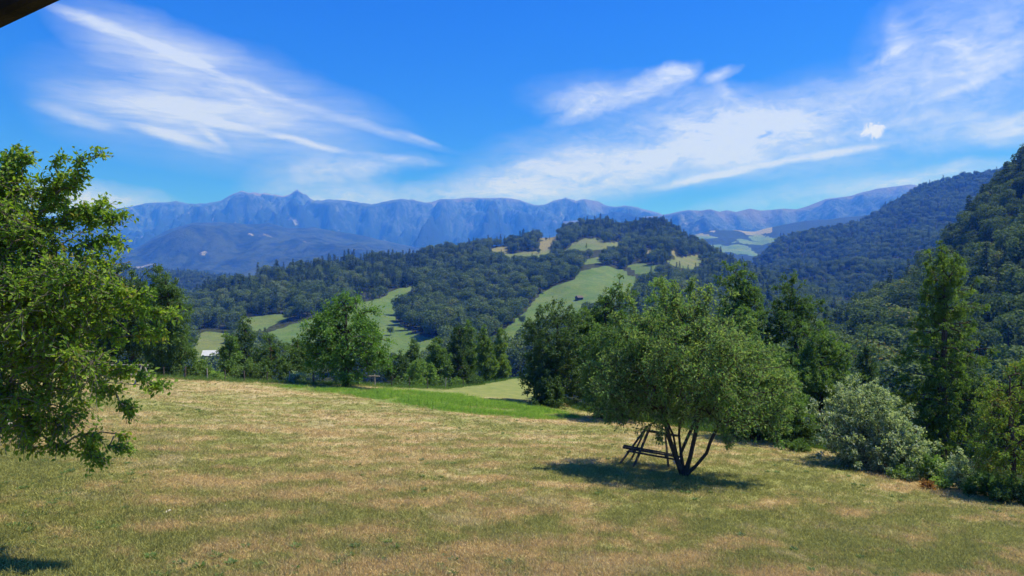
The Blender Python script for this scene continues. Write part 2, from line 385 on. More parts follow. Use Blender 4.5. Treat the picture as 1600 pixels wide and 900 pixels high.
def ridge_mat():
    m, nt, out = new_mat('wooded_ridge'); geo = N(nt, 'ShaderNodeNewGeometry'); P = geo.outputs['Position']
    n1 = noise(nt, P, .0022, 7, .62, .5); n2 = noise(nt, P, .05, 6, .7); n3 = noise(nt, P, .007, 6, .65)
    c = mix(nt, mapr(nt, n2, .35, .7), (.006,.014,.008), (.022,.038,.02))
    c = mix(nt, mapr(nt, n3, .4, .62, 0, .7), c, (.05,.07,.03))
    c = mix(nt, mapr(nt, n1, .64, .68), c, mix(nt, mapr(nt, n2, .3, .7), (.16,.17,.08), (.3,.27,.16)))
    L(nt, pbsdf(nt, c, .95, .05, bump(nt, n2, 1, 12)), out.inputs[0]); return m
M['ridge'] = ridge_mat()
M['ground'] = simple_mat('ground', (.07,.09,.035), .95, .05, 0, .02, .4)

# ------------------------------------------------------------------ terrain
def blur(a, n=1):
    for _ in range(n):
        p = np.pad(a, 1, 'edge'); a = (p[1:-1,1:-1]*4+p[:-2,1:-1]+p[2:,1:-1]+p[1:-1,:-2]+p[1:-1,2:])/8
    return a
EDGE = [(-900,34),(0,37),(300,39),(450,41),(560,43),(620,43.5),(700,46),(745,52),(780,60),(815,70),(850,50),(900,38),(1000,34),(1100,31),(1240,28.5),(1360,25),(1500,21.5),(1600,19.5),(1800,17),(2500,16)]
def G(x, y):
    """height of the near ground; the eye is at z = 0"""
    x = np.asarray(x, float); y = np.asarray(y, float)
    yy = np.maximum(y, 1.0)
    u = 800+F*x/np.maximum(yy, 2.0)
    e = interp(u, EDGE)
    base = -(3.2+.085*np.minimum(y, 90)+.07*np.clip(x, -45, 45))
    base = base+.10*(fbm(x*.12, y*.12, 3)-.5)*2+.035*(fbm(x*.7, y*.7, 3)-.5)*2
    over = np.maximum(0, y-e)
    slope = np.where(u > 830, .34, .26)
    return base-slope*over*over/(over+9)
def near_sheet():
    xs = np.concatenate([np.linspace(-120,-32,45), np.arange(-31.6, 31.7, .33), np.linspace(32.2,120,45)])
    ys = np.concatenate([np.linspace(-25,5,20), np.arange(5.3, 62, .33), np.linspace(63,150,60)])
    X, Y = np.meshgrid(xs, ys); Z = G(X, Y)
    u = 800+F*X/np.maximum(Y, 2); v = 450-F*Z/np.maximum(Y, 2)
    poly = [(425,604),(480,603),(560,609),(640,613),(720,619),(800,629),(870,642),(905,654),(840,654),(760,650),(680,640),(600,627),(540,616),(470,609)]
    pu, pv = [], []
    wob = (fbm(X*.3, Y*.3, 4)-.5)*9
    lush = (inpoly(u, v+wob, poly) & (Y > 20)).astype(float)
    farm = np.where(u > 590, sstep(38, 43.5, Y+(fbm(X*.3, Y*.3, 3)-.5)*5), sstep(44, 52, Y))*.88*(u < 870)
    for _ in range(3): lush = blur(lush)
    e = interp(u, EDGE)
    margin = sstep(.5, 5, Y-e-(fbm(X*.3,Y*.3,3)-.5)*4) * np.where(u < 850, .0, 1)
    me = np_mesh('lawn', np.stack([X,Y,Z],-1).reshape(-1,3), grid_faces(len(ys), len(xs)), 4, [M['lawn']], None,
        {'lush': ('POINT', lush.ravel()), 'far_meadow': ('POINT', farm.ravel()), 'margin': ('POINT', margin.ravel())}, True)
    return link('lawn', me, kind='structure', label='sloping dry lawn of mown straw-coloured and green grass'), poly
lawn, LUSH = near_sheet()

# wide ground beneath everything
xs = np.linspace(-15000, 15000, 60); X, Y = np.meshgrid(xs, np.linspace(-2500, 15500, 40))
Z = -95+0*X+fbm(X*.0006, Y*.0006, 3)*10
near_ = np.hypot(X, Y) < 600
link('ground', np_mesh('ground', np.stack([X,Y,Z],-1).reshape(-1,3), grid_faces(40, 60), 4, [M['ground']], smooth=True), kind='structure')

class Sheet:
    """hill surface in polar form: for each direction u it rises from depth d0 to the ridge at depth d1"""
    def __init__(s, name, sky, base, d0, d1, u0, u1, nu, ntt, H=0, shape=1.0, amp=0.0, nscale=1.0, apron=None, back=.5, mat=None, ridged=0):
        s.sky, s.base, s.d0, s.d1, s.H, s.shape, s.amp, s.ns, s.ridged = sky, base, d0, d1, H, shape, amp, nscale, ridged
        s.apron = apron; s.back = back; s.u0, s.u1 = u0, u1
        U = np.linspace(u0, u1, nu); tmin = -.5 if apron else -.15
        T = np.concatenate([np.linspace(tmin, 0, 14)[:-1], np.linspace(0, 1, ntt), 1+np.linspace(0, back, 10)[1:]])
        UU, TT = np.meshgrid(U, T)
        D = s.depth(UU, TT); X = (UU-800)/F*D; Z = s.z(UU, TT, D, X)
        s.UU, s.TT, s.X, s.Y, s.Z = UU, TT, X, D, Z
        s.name, s.mat, s.nr, s.nc = name, mat, len(T), nu
    def depth(s, u, t):
        a, b = interp(u, s.d0), interp(u, s.d1); return a*(b/a)**t
    def z(s, u, t, D, X):
        b = interp(u, s.base); dd1 = interp(u, s.d1); k = interp(u, s.sky)+s.H*F/dd1
        tt = np.clip(t, 0, 1)
        py = b+(k-b)*tt**s.shape
        z = (450-py)/F*np.minimum(D, dd1)
        if s.apron: z = z-np.maximum(0, -t)*s.apron
        z = z-np.maximum(0, t-1)*dd1*.25-np.maximum(0, -t)*D*.02
        w_ = sstep(-.3, .15, t)*(1-.75*sstep(.8, 1, t))
        n = fbm(X/s.ns, D/s.ns, 5)-.5
        if s.ridged: n = n+(fbm(X/s.ns*1.7+5, D/s.ns*.55, 5, ridge=True)-.5)*s.ridged
        if s.ridged > 1: w_ = w_*(1-sstep(.75, 1, t))
        return np.minimum(z+n*s.amp*w_, np.where(t < .999, (450-k)/F*D-.0015*D*(1-tt)-.05, 1e9))
    def at(s, x, y):
        u = 800+F*x/y; a, b = interp(u, s.d0), interp(u, s.d1); t = np.log(y/a)/np.log(b/a)
        return u, t, s.z(u, t, y, x)
    def make(s, label, attrs):
        me = np_mesh(s.name, np.stack([s.X,s.Y,s.Z],-1).reshape(-1,3), grid_faces(s.nr, s.nc), 4, [s.mat], None,
            {k: ('POINT', v.ravel()) for k, v in attrs.items()}, True)
        return link(s.name, me, kind='structure', label=label)

# middle hill
D_SKY = [(-700,430),(0,440),(240,455),(290,452),(330,440),(380,424),(450,410),(530,400),(600,394),(640,392),(690,383),(740,374),(790,372),(835,360),(862,360),(885,350),(920,340),(950,339),(962,346),(985,345),(1000,340),(1035,338),(1050,348),(1065,358),(1100,376),(1130,394),(1200,420),(1260,440),(1300,458),(1340,490),(1400,530),(2300,560)]
D_BASE = [(-700,560),(300,562),(600,560),(800,545),(1000,560),(1300,590),(1400,600),(2300,620)]
hillD = Sheet('hill', D_SKY, D_BASE, [(-700,380),(300,380),(700,400),(1300,330),(2300,300)],
              [(-700,700),(300,720),(500,850),(700,1050),(850,1250),(1000,1400),(1100,1150),(1300,750),(1400,620),(2300,600)],
              -700, 1600, 370, 145, H=13, shape=.92, amp=26, nscale=150, apron=60, mat=M['hill'])
MEADOWS = [  # polygons seen on the hill (u, v), straw amount
 ([(415,520),(470,502),(540,480),(600,462),(650,441),(655,446),(640,458),(624,472),(617,487),(622,505),(645,522),(690,533),(700,545),(650,560),(560,560),(470,545),(420,535)], .15),
 ([(372,497),(400,494),(442,490),(446,500),(425,508),(400,520),(380,515)], .35),
 ([(300,524),(318,517),(362,521),(370,540),(362,562),(300,565)], .55),
 ([(740,545),(782,522),(800,503),(832,475),(842,462),(868,447),(898,437),(908,424),(940,415),(965,419),(992,436),(1000,455),(965,475),(900,490),(860,500),(830,515),(800,545)], .3),
 ([(982,414),(1005,412),(1030,415),(1028,430),(1005,434),(986,425)], .45),
 ([(872,396),(892,380),(918,370),(942,371),(938,379),(968,377),(972,387),(930,391),(900,393)], .3),
 ([(785,398),(830,392),(862,390),(860,399),(845,404),(795,405)], .3),
 ([(765,389),(790,384),(793,396),(770,398)], .6),
 ([(842,372),(850,366),(873,367),(868,380),(850,392),(842,390)], .7),
 ([(1042,407),(1085,398),(1100,408),(1092,420),(1055,418),(1040,413)], .6),
 ([(910,404),(940,401),(941,409),(914,412)], .4),
 ([(1008,392),(1020,390),(1020,397),(1008,398)], .9),
 ([(1047,392),(1056,388),(1056,398),(1047,400)], 1.0),
 ([(372,432),(398,423),(414,421),(404,431),(380,437)], .4),
]
v_ = 450-F*hillD.Z/hillD.Y
wood = np.ones_like(v_); straw = np.full_like(v_, .3)
wobu = (fbm(hillD.X*.02, hillD.Y*.02, 4)-.5)*18; wobv = (fbm(hillD.X*.03+50, hillD.Y*.03, 4)-.5)*7
for poly, st_ in MEADOWS:
    ins = inpoly(hillD.UU+wobu, v_+wobv, poly); wood[ins] = 0; straw[ins] = st_
wood[hillD.TT < -.02] = 1
straw = straw-.15+.3*sstep(430, 380, v_)*(straw > .2)
hillD.make('middle hill patched with meadows and woods', {'wood': blur(wood), 'straw': blur(straw, 2)})

# low wooded hill behind it on the left
hillL = Sheet('hill', [(-700,415),(0,418),(240,420),(300,424),(330,428),(370,432),(420,440),(520,450),(900,470)], [(-700,480),(900,500)],
              [(-700,900),(900,950)], [(-700,1700),(900,1900)], -700, 760, 160, 60, H=10, amp=45, nscale=260, mat=M['hill'])
hillL.make('low wooded hill beyond the left trees', {'wood': np.ones_like(hillL.Z), 'straw': np.zeros_like(hillL.Z)})
# right wooded hill
C_SKY = [(1000,470),(1130,440),(1180,405),(1200,388),(1215,372),(1250,364),(1300,356),(1340,344),(1370,330),(1400,312),(1425,297),(1445,288),(1480,280),(1520,272),(1545,269),(1570,262),(1620,244),(1700,225),(2400,180)]
hillC = Sheet('hill', C_SKY, [(1000,560),(1250,520),(1350,500),(2400,560)], [(1000,800),(1300,780),(2400,700)], [(1000,1500),(1200,1700),(1500,2000),(2400,2000)],
              1040, 2400, 260, 110, H=9, amp=70, nscale=260, apron=60, mat=M['hill'], ridged=.5)
hillC.make('steep wooded hill on the right, blue with distance', {'wood': np.ones_like(hillC.Z), 'straw': np.zeros_like(hillC.Z)})
# near right slope
E_SKY = [(1200,560),(1300,500),(1345,470),(1370,456),(1400,440),(1440,412),(1460,396),(1480,372),(1500,348),(1530,312),(1560,280),(1600,240),(1700,160),(1900,60),(2600,-100)]
hillE = Sheet('hill', E_SKY, [(1200,640),(1400,640),(2600,640)], [(1200,170),(1600,150),(2600,130)], [(1200,330),(1450,380),(1600,430),(2600,430)],
              1180, 2600, 200, 110, H=7.5, amp=16, nscale=60, apron=30, mat=M['hill'], ridged=.5)
hillE.make('steep dark wooded slope rising at the right edge', {'wood': np.ones_like(hillE.Z), 'straw': np.zeros_like(hillE.Z)})

# wooded blue ridge in front of the mountains
B_SKY = [(-700,430),(0,425),(100,412),(165,400),(215,386),(262,362),(300,351),(345,347),(420,349),(450,357),(490,354),(530,361),(590,372),(640,382),(700,398),(800,420),(900,440)]
ridgeB = Sheet('hill', B_SKY, [(-700,455),(900,455)], [(-700,2900),(900,2900)], [(-700,4800),(900,5200)], -700, 1000, 380, 110, amp=260, nscale=700, back=.4, mat=M['ridge'], ridged=.6)
ridgeB.make('dark blue wooded ridge below the rocky mountains', {})
# green fields valley hill on the right, far
F_SKY = [(900,420),(1050,388),(1085,366),(1110,360),(1150,358),(1180,360),(1215,352),(1250,346),(1290,343),(1340,338),(1400,330),(1500,330),(2300,300)]
hillF = Sheet('hill', F_SKY, [(900,450),(2300,450)], [(900,2300),(2300,2300)], [(900,3900),(2300,4200)], 900, 2300, 300, 90, amp=110, nscale=420, mat=M['far_hill'])
vF = 450-F*hillF.Z/hillF.Y
wf = (fbm(hillF.X*.014, hillF.Y*.005, 5) > .5).astype(float)
wf[(hillF.UU > 1205) & (vF < 372)] = 1
wf[hillF.UU > 1260] = 1
hillF.make('far valley side of pale green fields and dark woods', {'wood': blur(wf), 'straw': sstep(375, 360, vF)})
# far blue ridge on the right
G_SKY = [(900,345),(1030,337),(1045,334),(1075,328),(1095,329),(1110,327),(1125,331),(1135,328),(1150,331),(1172,326),(1190,329),(1225,326),(1245,327),(1262,322),(1290,311),(1330,306),(1345,301),(1370,295),(1400,291),(1422,288),(1440,291),(1500,300),(1600,310),(2300,330)]
def mountain(name, sky, base, d0, d1, u0, u1, amp, ns, label, grass_fn, jag, nu=590, rows=90):
    s = Sheet(name, sky, base, d0, d1, u0, u1, nu, rows, amp=amp, nscale=ns, back=.35, mat=M['mountain'], ridged=1.1, shape=.8)
    # gullies and crags
    g = fbm(s.UU*.012+s.TT*1.1*np.sin(s.UU*.017)+fbm(s.UU*.012,s.TT*2,3)*1.8, s.TT*2.6+.02*s.UU, 6, gain=.62, ridge=True)-.55
    s.Z += g*amp*.55*sstep(0, .35, s.TT)*(1-sstep(.93, 1.0, s.TT))
    crag = (fbm(s.UU*.075+fbm(s.UU*.03,s.TT,2)*3, s.TT*3, 4, ridge=True)-.55)*jag*interp(s.UU, [(-700,.7),(300,.8),(350,1.7),(500,1.7),(560,.75),(820,.75),(850,1.1),(2300,1.0)])
    lim = (450-interp(s.UU, sky))/F*s.Y*(1-.0)-.012*s.Y*(1-np.clip(s.TT,0,1))**1.2
    s.Z = np.where(s.TT < .999, np.minimum(s.Z, lim), s.Z)
    s.Z += crag*sstep(.88, 1, s.TT)
    s.make(label, {'hi': s.TT, 'grass': grass_fn(s.UU)})
    return s
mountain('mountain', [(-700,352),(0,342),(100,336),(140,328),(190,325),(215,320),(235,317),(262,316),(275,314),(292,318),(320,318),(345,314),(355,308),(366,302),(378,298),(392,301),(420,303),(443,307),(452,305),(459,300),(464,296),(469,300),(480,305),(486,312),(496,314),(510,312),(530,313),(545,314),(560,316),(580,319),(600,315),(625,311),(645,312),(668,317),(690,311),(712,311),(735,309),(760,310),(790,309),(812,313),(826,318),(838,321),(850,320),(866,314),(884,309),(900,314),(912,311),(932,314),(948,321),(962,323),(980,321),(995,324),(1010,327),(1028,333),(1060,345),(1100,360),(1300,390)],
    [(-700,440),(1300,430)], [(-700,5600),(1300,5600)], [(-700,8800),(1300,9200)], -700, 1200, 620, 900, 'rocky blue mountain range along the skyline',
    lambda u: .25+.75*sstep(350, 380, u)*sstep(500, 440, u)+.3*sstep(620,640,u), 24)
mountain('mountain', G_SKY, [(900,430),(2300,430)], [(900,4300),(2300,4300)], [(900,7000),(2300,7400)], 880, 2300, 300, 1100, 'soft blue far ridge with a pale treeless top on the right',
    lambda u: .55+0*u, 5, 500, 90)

# ------------------------------------------------------------------ leaf masses and trees
def unit(v): return v/(np.linalg.norm(v, axis=-1, keepdims=True)+1e-9)
def leaves_arrays(P, d, n, Ln, Wd, fold=.25):
    d = unit(d); n = unit(n-(n*d).sum(-1, keepdims=True)*d); s = np.cross(d, n)
    Ln = Ln[:,None]; Wd = Wd[:,None]
    mid = P+d*Ln*.45
    v = np.stack([P, mid+s*Wd*.5+n*Wd*fold, P+d*Ln, mid-s*Wd*.5+n*Wd*fold], 1).reshape(-1, 3)
    i = np.arange(len(P))*4
    f = np.stack([i, i+1, i+2, i, i+2, i+3], -1).reshape(-1, 3)
    return v, f
def sample_blobs(blobs, n, shell, r):
    B = np.array(blobs, float); vol = (B[:,3]*B[:,4]*B[:,5])**.8
    k = r.choice(len(B), n, p=vol/vol.sum())
    d = unit(r.normal(size=(n, 3))); rad = shell+(1-shell)*r.random(n)**.6
    inner = r.random(n) < .22; rad = np.where(inner, r.random(n)**.5*shell, rad)
    P = B[k,:3]+d*B[k,3:]*rad[:,None]
    return P, unit(d*np.array([1,1,1])+0*P), k
def skeleton(stems, pts, r, tip=.008, gamma=2.3):
    nodes, par = [], []
    for st in stems:
        prev = -1
        for j, p in enumerate(st):
            if j == 0 and len(nodes) and np.allclose(p, nodes[0]): prev = 0; continue
            nodes.append(np.array(p, float)); par.append(prev); prev = len(nodes)-1
    core = np.mean([s[-1] for s in stems], 0)
    order = np.argsort(np.linalg.norm(pts-core, axis=1))
    cap = len(nodes)+2*len(pts)+5
    NP = np.zeros((cap, 3)); PL = np.zeros(cap); n = len(nodes); NP[:n] = nodes
    for i in range(n): PL[i] = 0 if par[i] < 0 else PL[par[i]]+np.linalg.norm(NP[i]-NP[par[i]])
    low = NP[0,2]+.22*(pts[:,2].max()-NP[0,2])
    ok0 = NP[:n,2] > low*1.0
    if not ok0.any(): ok0[:] = True
    ok = np.zeros(cap, bool); ok[:n] = ok0; par = par+[0]*(cap-n)
    for i in order:
        p = pts[i]; dd = np.linalg.norm(NP[:n]-p, axis=1)
        cost = dd+.25*PL[:n]+np.where(ok[:n], 0, 1e3)+np.maximum(0, NP[:n,2]-p[2])*.5
        q = int(np.argmin(cost))
        m_ = (NP[q]*.5+p*.5)+r.normal(size=3)*dd[q]*.07; m_[2] += dd[q]*.06
        NP[n] = m_; par[n] = q; PL[n] = PL[q]+dd[q]*.5; ok[n] = True; n += 1
        NP[n] = p; par[n] = n-1; PL[n] = PL[q]+dd[q]; ok[n] = True; n += 1
    A = np.full(n, 0.0); ch = np.zeros(n, int)
    for i in range(n): 
        if par[i] >= 0: ch[par[i]] += 1
    A[ch == 0] = tip**gamma
    for i in range(n-1, -1, -1):
        if A[i] == 0: A[i] = tip**gamma
        if par[i] >= 0: A[par[i]] += A[i]
    return NP[:n], np.array(par[:n]), A**(1/gamma)
def tubes_arrays(P, par, R, sides=5):
    idx = np.where(par >= 0)[0]; a = P[par[idx]]; b = P[idx]
    ra = np.minimum(R[par[idx]], R[idx]*1.6); rb = R[idx]
    d = unit(b-a); ref = np.where(np.abs(d[:,2:3]) < .9, np.array([[0,0,1.]]), np.array([[0,1.,0]]))
    r_ = unit(np.cross(d, ref)); q = np.cross(d, r_); th = np.arange(sides)*2*pi/sides
    c = (r_[:,None]*np.cos(th)[None,:,None]+q[:,None]*np.sin(th)[None,:,None])
    v = np.concatenate([a[:,None]-d[:,None]*ra[:,None,None]*.3+c*ra[:,None,None], b[:,None]+c*rb[:,None,None]], 1).reshape(-1, 3)
    base = (np.arange(len(idx))*2*sides)[:,None]; j = np.arange(sides)[None]
    f = np.stack([base+j, base+(j+1)%sides, base+sides+(j+1)%sides, base+sides+j], -1).reshape(-1, 4)
    return v, f
def grow_tree(name, label, cat, base, stems, blobs, nclump, twigs, per, leafL, mat, bark, seed, clump_r=.35, shell=.55, trunk_r=None,
              droop=.1, wl=.5, extra=None, twig_tubes=False, up=.45, gap=.0, group=None, tone_off=0., kind=None, tone_amp=.35):
    """blobs, stems and extra are in world coordinates; made local to the base"""
    r = np.random.default_rng(seed); base = np.array(base, float)
    P, O, k = sample_blobs(blobs, nclump, shell, r)
    if gap > 0:
        nn = fbm(P[:,0]*1.3/clump_r*.3+seed, (P[:,2]+P[:,1])*1.3/clump_r*.3, 3)
        keep = nn > gap; P, O = P[keep], O[keep]
    gz = G(P[:,0], P[:,1])+clump_r*.4
    P[:,2] = np.maximum(P[:,2], gz+r.random(len(P))*clump_r)
    if extra is not None:
        ep, eo = [], []
        for (p0, p1, cnt) in extra:
            p0, p1 = np.array(p0, float), np.array(p1, float)
            for s_ in np.linspace(.1, 1, cnt):
                ep.append(p0+(p1-p0)*s_+r.normal(size=3)*.04); eo.append(unit(p1-p0))
        nE = len(ep)
        P = np.concatenate([P, ep]); O = np.concatenate([O, eo]); small = np.concatenate([np.zeros(len(P)-nE), np.ones(nE)])
    else: small = np.zeros(len(P))
    NPs, par, R = skeleton(stems, P, r)
    if trunk_r: R = R*trunk_r/max(R[0], 1e-6); R = np.maximum(R, .004)
    tv, tf = tubes_arrays(NPs-base, par, R, 5)
    # twigs
    n = len(P); rep = np.repeat(np.arange(n), twigs)
    td = unit(O[rep]*.75+r.normal(size=(len(rep),3))*.75+np.array([0,0,up*.5])-np.array([0,0,droop]))
    tl = clump_r*(.45+.75*r.random(len(rep)))*np.where(small[rep] > 0, .45, 1)
    T0 = P[rep]
    rep2 = np.repeat(np.arange(len(rep)), per); s_ = np.tile((np.arange(per)+.7)/per, len(rep))+r.normal(size=len(rep2))*.05
    LP = T0[rep2]+td[rep2]*(tl[rep2]*s_)[:,None]+np.array([0,0,-1.])*(droop*tl[rep2]*s_*s_)[:,None]
    LP = LP+r.normal(size=LP.shape)*leafL*.35
    ld = td[rep2]*.6+r.normal(size=LP.shape)*.75-np.array([0,0,.25+droop])
    ln = r.normal(size=LP.shape)*.6+np.array([0,0,up+.3])+O[rep[rep2]]*.35
    Ls = leafL*(.65+.6*r.random(len(LP)))
    v, f = leaves_arrays(LP-base, ld, ln, Ls, Ls*wl)
    ct = .5+tone_off+(r.random(n)-.5)*tone_amp
    tone = ct[rep[rep2]]+(r.random(len(LP))-.5)*.42
    tone = np.where(r.random(len(LP)) < .012, 1.0, np.clip(tone, 0, .9))
    root = link(name, None, label=label, cat=cat, group=group, loc=tuple(base))
    link('trunk', np_mesh('trunk', tv, tf, 4, [bark], smooth=True), root)
    if twig_tubes:
        e = T0+td*tl[:,None]+np.array([0,0,-1.])*(droop*tl)[:,None]
        NN = np.concatenate([T0, e])-base; pp = np.concatenate([np.full(len(T0), -1), np.arange(len(T0))])
        v2, f2 = tubes_arrays(NN, pp, np.full(len(NN), .0035), 3)
        tw = link('twigs', np_mesh('twigs', v2, f2, 4, [bark]), root)
    link('crown', np_mesh('crown', v, f, 3, [mat], None, {'tone': ('FACE', np.repeat(tone, 2))}), root)
    return root
def PT(u, v, d): return np.array([(u-800)/F*d, d, (450-v)/F*d])
def gp(u, d):
    x = (u-800)/F*d; return np.array([x, d, float(G(x, d))])
def auto_tree(name, label, u0, u1, top, bot, d, mat, bark='bark', shape='round', leaf=None, dens=1.0, seed=0, cat='tree', gap=.3, group=None, tone=0, droop=.1, wl=.5):
    """a tree whose crown fills u0..u1, top..bot of the picture when seen at depth d"""
    r = np.random.default_rng(seed+100); uc = (u0+u1)/2; px = d/F
    W = (u1-u0)/2*px; zt, zb = (450-top)*px, (450-bot)*px
    b = gp(uc+r.normal()*(u1-u0)*.03, d); zb = max(zb, b[2]+.1); Hc = (zt-zb)/2; zc = (zt+zb)/2
    cx = (uc-800)*px; blobs = []
    if shape == 'round':
        blobs.append((cx, d, zc-Hc*.12, W*.74, W*.72, Hc*.84))
        for i in range(18):
            a = r.random()*2*pi; h = r.uniform(-.92, .82); k = (.66 if h < .15 else .66*math.sqrt(max(.1, 1-((h-.15)/.75)**2)))*r.uniform(.75, 1.08)
            s_ = r.uniform(.26, .40)
            blobs.append((cx+cos(a)*k*W, d+sin(a)*k*W*.9, zc+h*Hc*.78, W*s_, W*s_, min(W, Hc)*s_*1.05))
        blobs.append((cx+r.normal()*W*.2, d, zt-Hc*.25, W*.33, W*.33, Hc*.25))
    elif shape == 'tall':
        for i in range(14):
            h = i/13; ww = W*(1.0-.5*h**2.2)*r.uniform(.85, 1.12)*(.75 if h < .1 else 1)
            a = r.random()*2*pi; q = .33*W*(1-h*.7)
            s_ = max(.38*ww, .25)
            blobs.append((cx+cos(a)*q, d+sin(a)*q, zb+(zt-zb)*(.06+.88*h), ww*.8, ww*.8, (zt-zb)/9.5))
    elif shape == 'cone':
        for i in range(14):
            h = i/13; ww = W*(1.02-.93*h)
            blobs.append((cx+r.normal()*W*.05, d, zb+(zt-zb)*(.04+.95*h), ww, ww, (zt-zb)/22))
    elif shape == 'bush':
        for i in range(16):
            a = r.random()*2*pi; k = r.uniform(0, .68); h = r.random()**1.5
            s_ = r.uniform(.3, .46)
            blobs.append((cx+cos(a)*k*W, d+sin(a)*k*W, zb+(zt-zb)*(.12+.66*h*(1-.45*k)), W*s_, W*s_, Hc*s_*1.35))
    leaf = leaf or max(.08, 3.7*px)
    area = (u1-u0)*(bot-top)*.78; la = (leaf/px)**2*wl*.5
    nl = area/la*5.2*dens
    per = 6; tw = 7; nc = int(max(12, min(900, nl/(per*tw))))
    if nl/(per*tw) > 900: per = int(math.ceil(nl/(tw*900)))
    cr = math.sqrt(area/nc)*px*1.25
    toph = zb+(zt-zb)*(.8 if shape != 'bush' else .4)
    nst = {'round': 1, 'tall': 1, 'cone': 1, 'bush': 4}[shape]
    stems = []
    for i in range(nst):
        off = r.normal(size=2)*W*(.02 if nst == 1 else .3)
        pts = [b]; K = 6 if nst == 1 else 3
        for j in range(1, K):
            t = j/(K-1); pts.append(np.array([b[0]+(cx-b[0]+off[0])*t+r.normal()*W*.02, b[1]+off[1]*t+r.normal()*W*.02, b[2]+(toph-b[2])*t]))
        stems.append(pts)
    tr = .035*(zt-b[2])*.5 if nst == 1 else .03*(zt-b[2])
    return grow_tree(name, label, cat, b, stems, blobs, nc, tw, per, leaf, M[mat], M[bark], seed, clump_r=cr, shell=.5, trunk_r=max(tr, .03),
        droop=droop, wl=wl, gap=gap, group=group, tone_off=tone)

# --- left plum tree close to the camera
b = gp(-170, 9.4)
KP = .85
def PLm(u, v, d): return PT(u, v, d*KP)
bl = [(*PLm(-145,430,11.2), 2.1,1.9,1.4),(*PLm(5,470,10.6), 1.25,1.2,.9),(*PLm(76,480,10.3), .75,.85,.65),(*PLm(-5,400,10.8), .85,.9,.5),(*PLm(131,490,10.2), .5,.6,.5),
      (*PLm(46,560,10.3), .95,1.,.7),(*PLm(-15,590,10.4), 1.0,1.,.75),(*PLm(51,630,10.3), .65,.7,.45),(*PLm(-95,570,10.8), 1.2,1.2,1.0),(*PLm(-215,500,11), 1.4,1.3,1.1),
      (*PLm(-45,310,10.9), .55,.6,.3),(*PLm(35,345,10.8), .45,.5,.3),(*PLm(71,660,10.3), .35,.4,.3),(*PLm(-35,640,10.6), .6,.8,.35),(*PLm(136,440,10), .4,.5,.35),(*PLm(131,550,10), .45,.5,.38),(*PLm(10,330,10.8), .75,.8,.5),(*PLm(70,365,10.7), .6,.6,.42),(*PLm(-40,380,10.8), .9,.9,.7),(*PLm(20,290,10.8), .4,.5,.3),(*PLm(110,420,10.4), .6,.6,.45)]
bl = [(q[0], q[1], q[2], q[3]*KP, q[4]*KP, q[5]*KP) for q in bl]
ex = [(PLm(60,320,10.7),PLm(152,240,10.5),9),(PLm(30,320,10.7),PLm(40,234,10.7),8),(PLm(-10,330,10.7),PLm(20,265,10.6),7),(PLm(40,350,10.7),PLm(120,285,10.6),8),(PLm(60,360,10.7),PLm(135,330,10.6),6),(PLm(70,300,10.7),PLm(100,250,10.6),5),(PLm(0,290,10.7),PLm(8,240,10.7),5),
      (PLm(110,340,10.5),PLm(190,335,10.4),8),(PLm(110,390,10.4),PLm(182,372,10.3),7),(PLm(90,330,10.6),PLm(165,320,10.4),6),(PLm(150,565,10.2),PLm(248,598,10.1),9),(PLm(150,600,10.3),PLm(200,640,10.1),6),
      (PLm(130,670,10.3),PLm(150,722,10.2),6),(PLm(90,660,10.3),PLm(92,708,10.2),5),(PLm(50,650,10.3),PLm(48,690,10.3),4),(PLm(140,660,10.2),PLm(190,700,10.1),5),(PLm(150,450,10.2),PLm(232,462,10),7),(PLm(150,520,10.2),PLm(245,520,10),7),(PLm(140,480,10.2),PLm(258,490,10),8)]
grow_tree('plum_tree', 'big leafy plum tree with yellow-green leaves filling the left edge of the lawn', 'tree', b,
    [[b, b+[.05,0,1.0], b+[.25,-.1,1.9], b+[.6,-.2,2.6], b+[.9,-.2,3.2]], [b, b+[.3,-.1,1.1], b+[.9,-.3,1.7], b+[1.6,-.4,2.1]], [b, b+[-.3,.1,1.2], b+[-1,.2,2.2], b+[-1.6,.3,3.0]]],
    bl, 1180, 9, 7, .068, M['leaf_plum'], M['bark_grey'], 11, clump_r=.33, shell=.5, trunk_r=.12, wl=.55, extra=ex, twig_tubes=True, gap=.3, droop=.18)

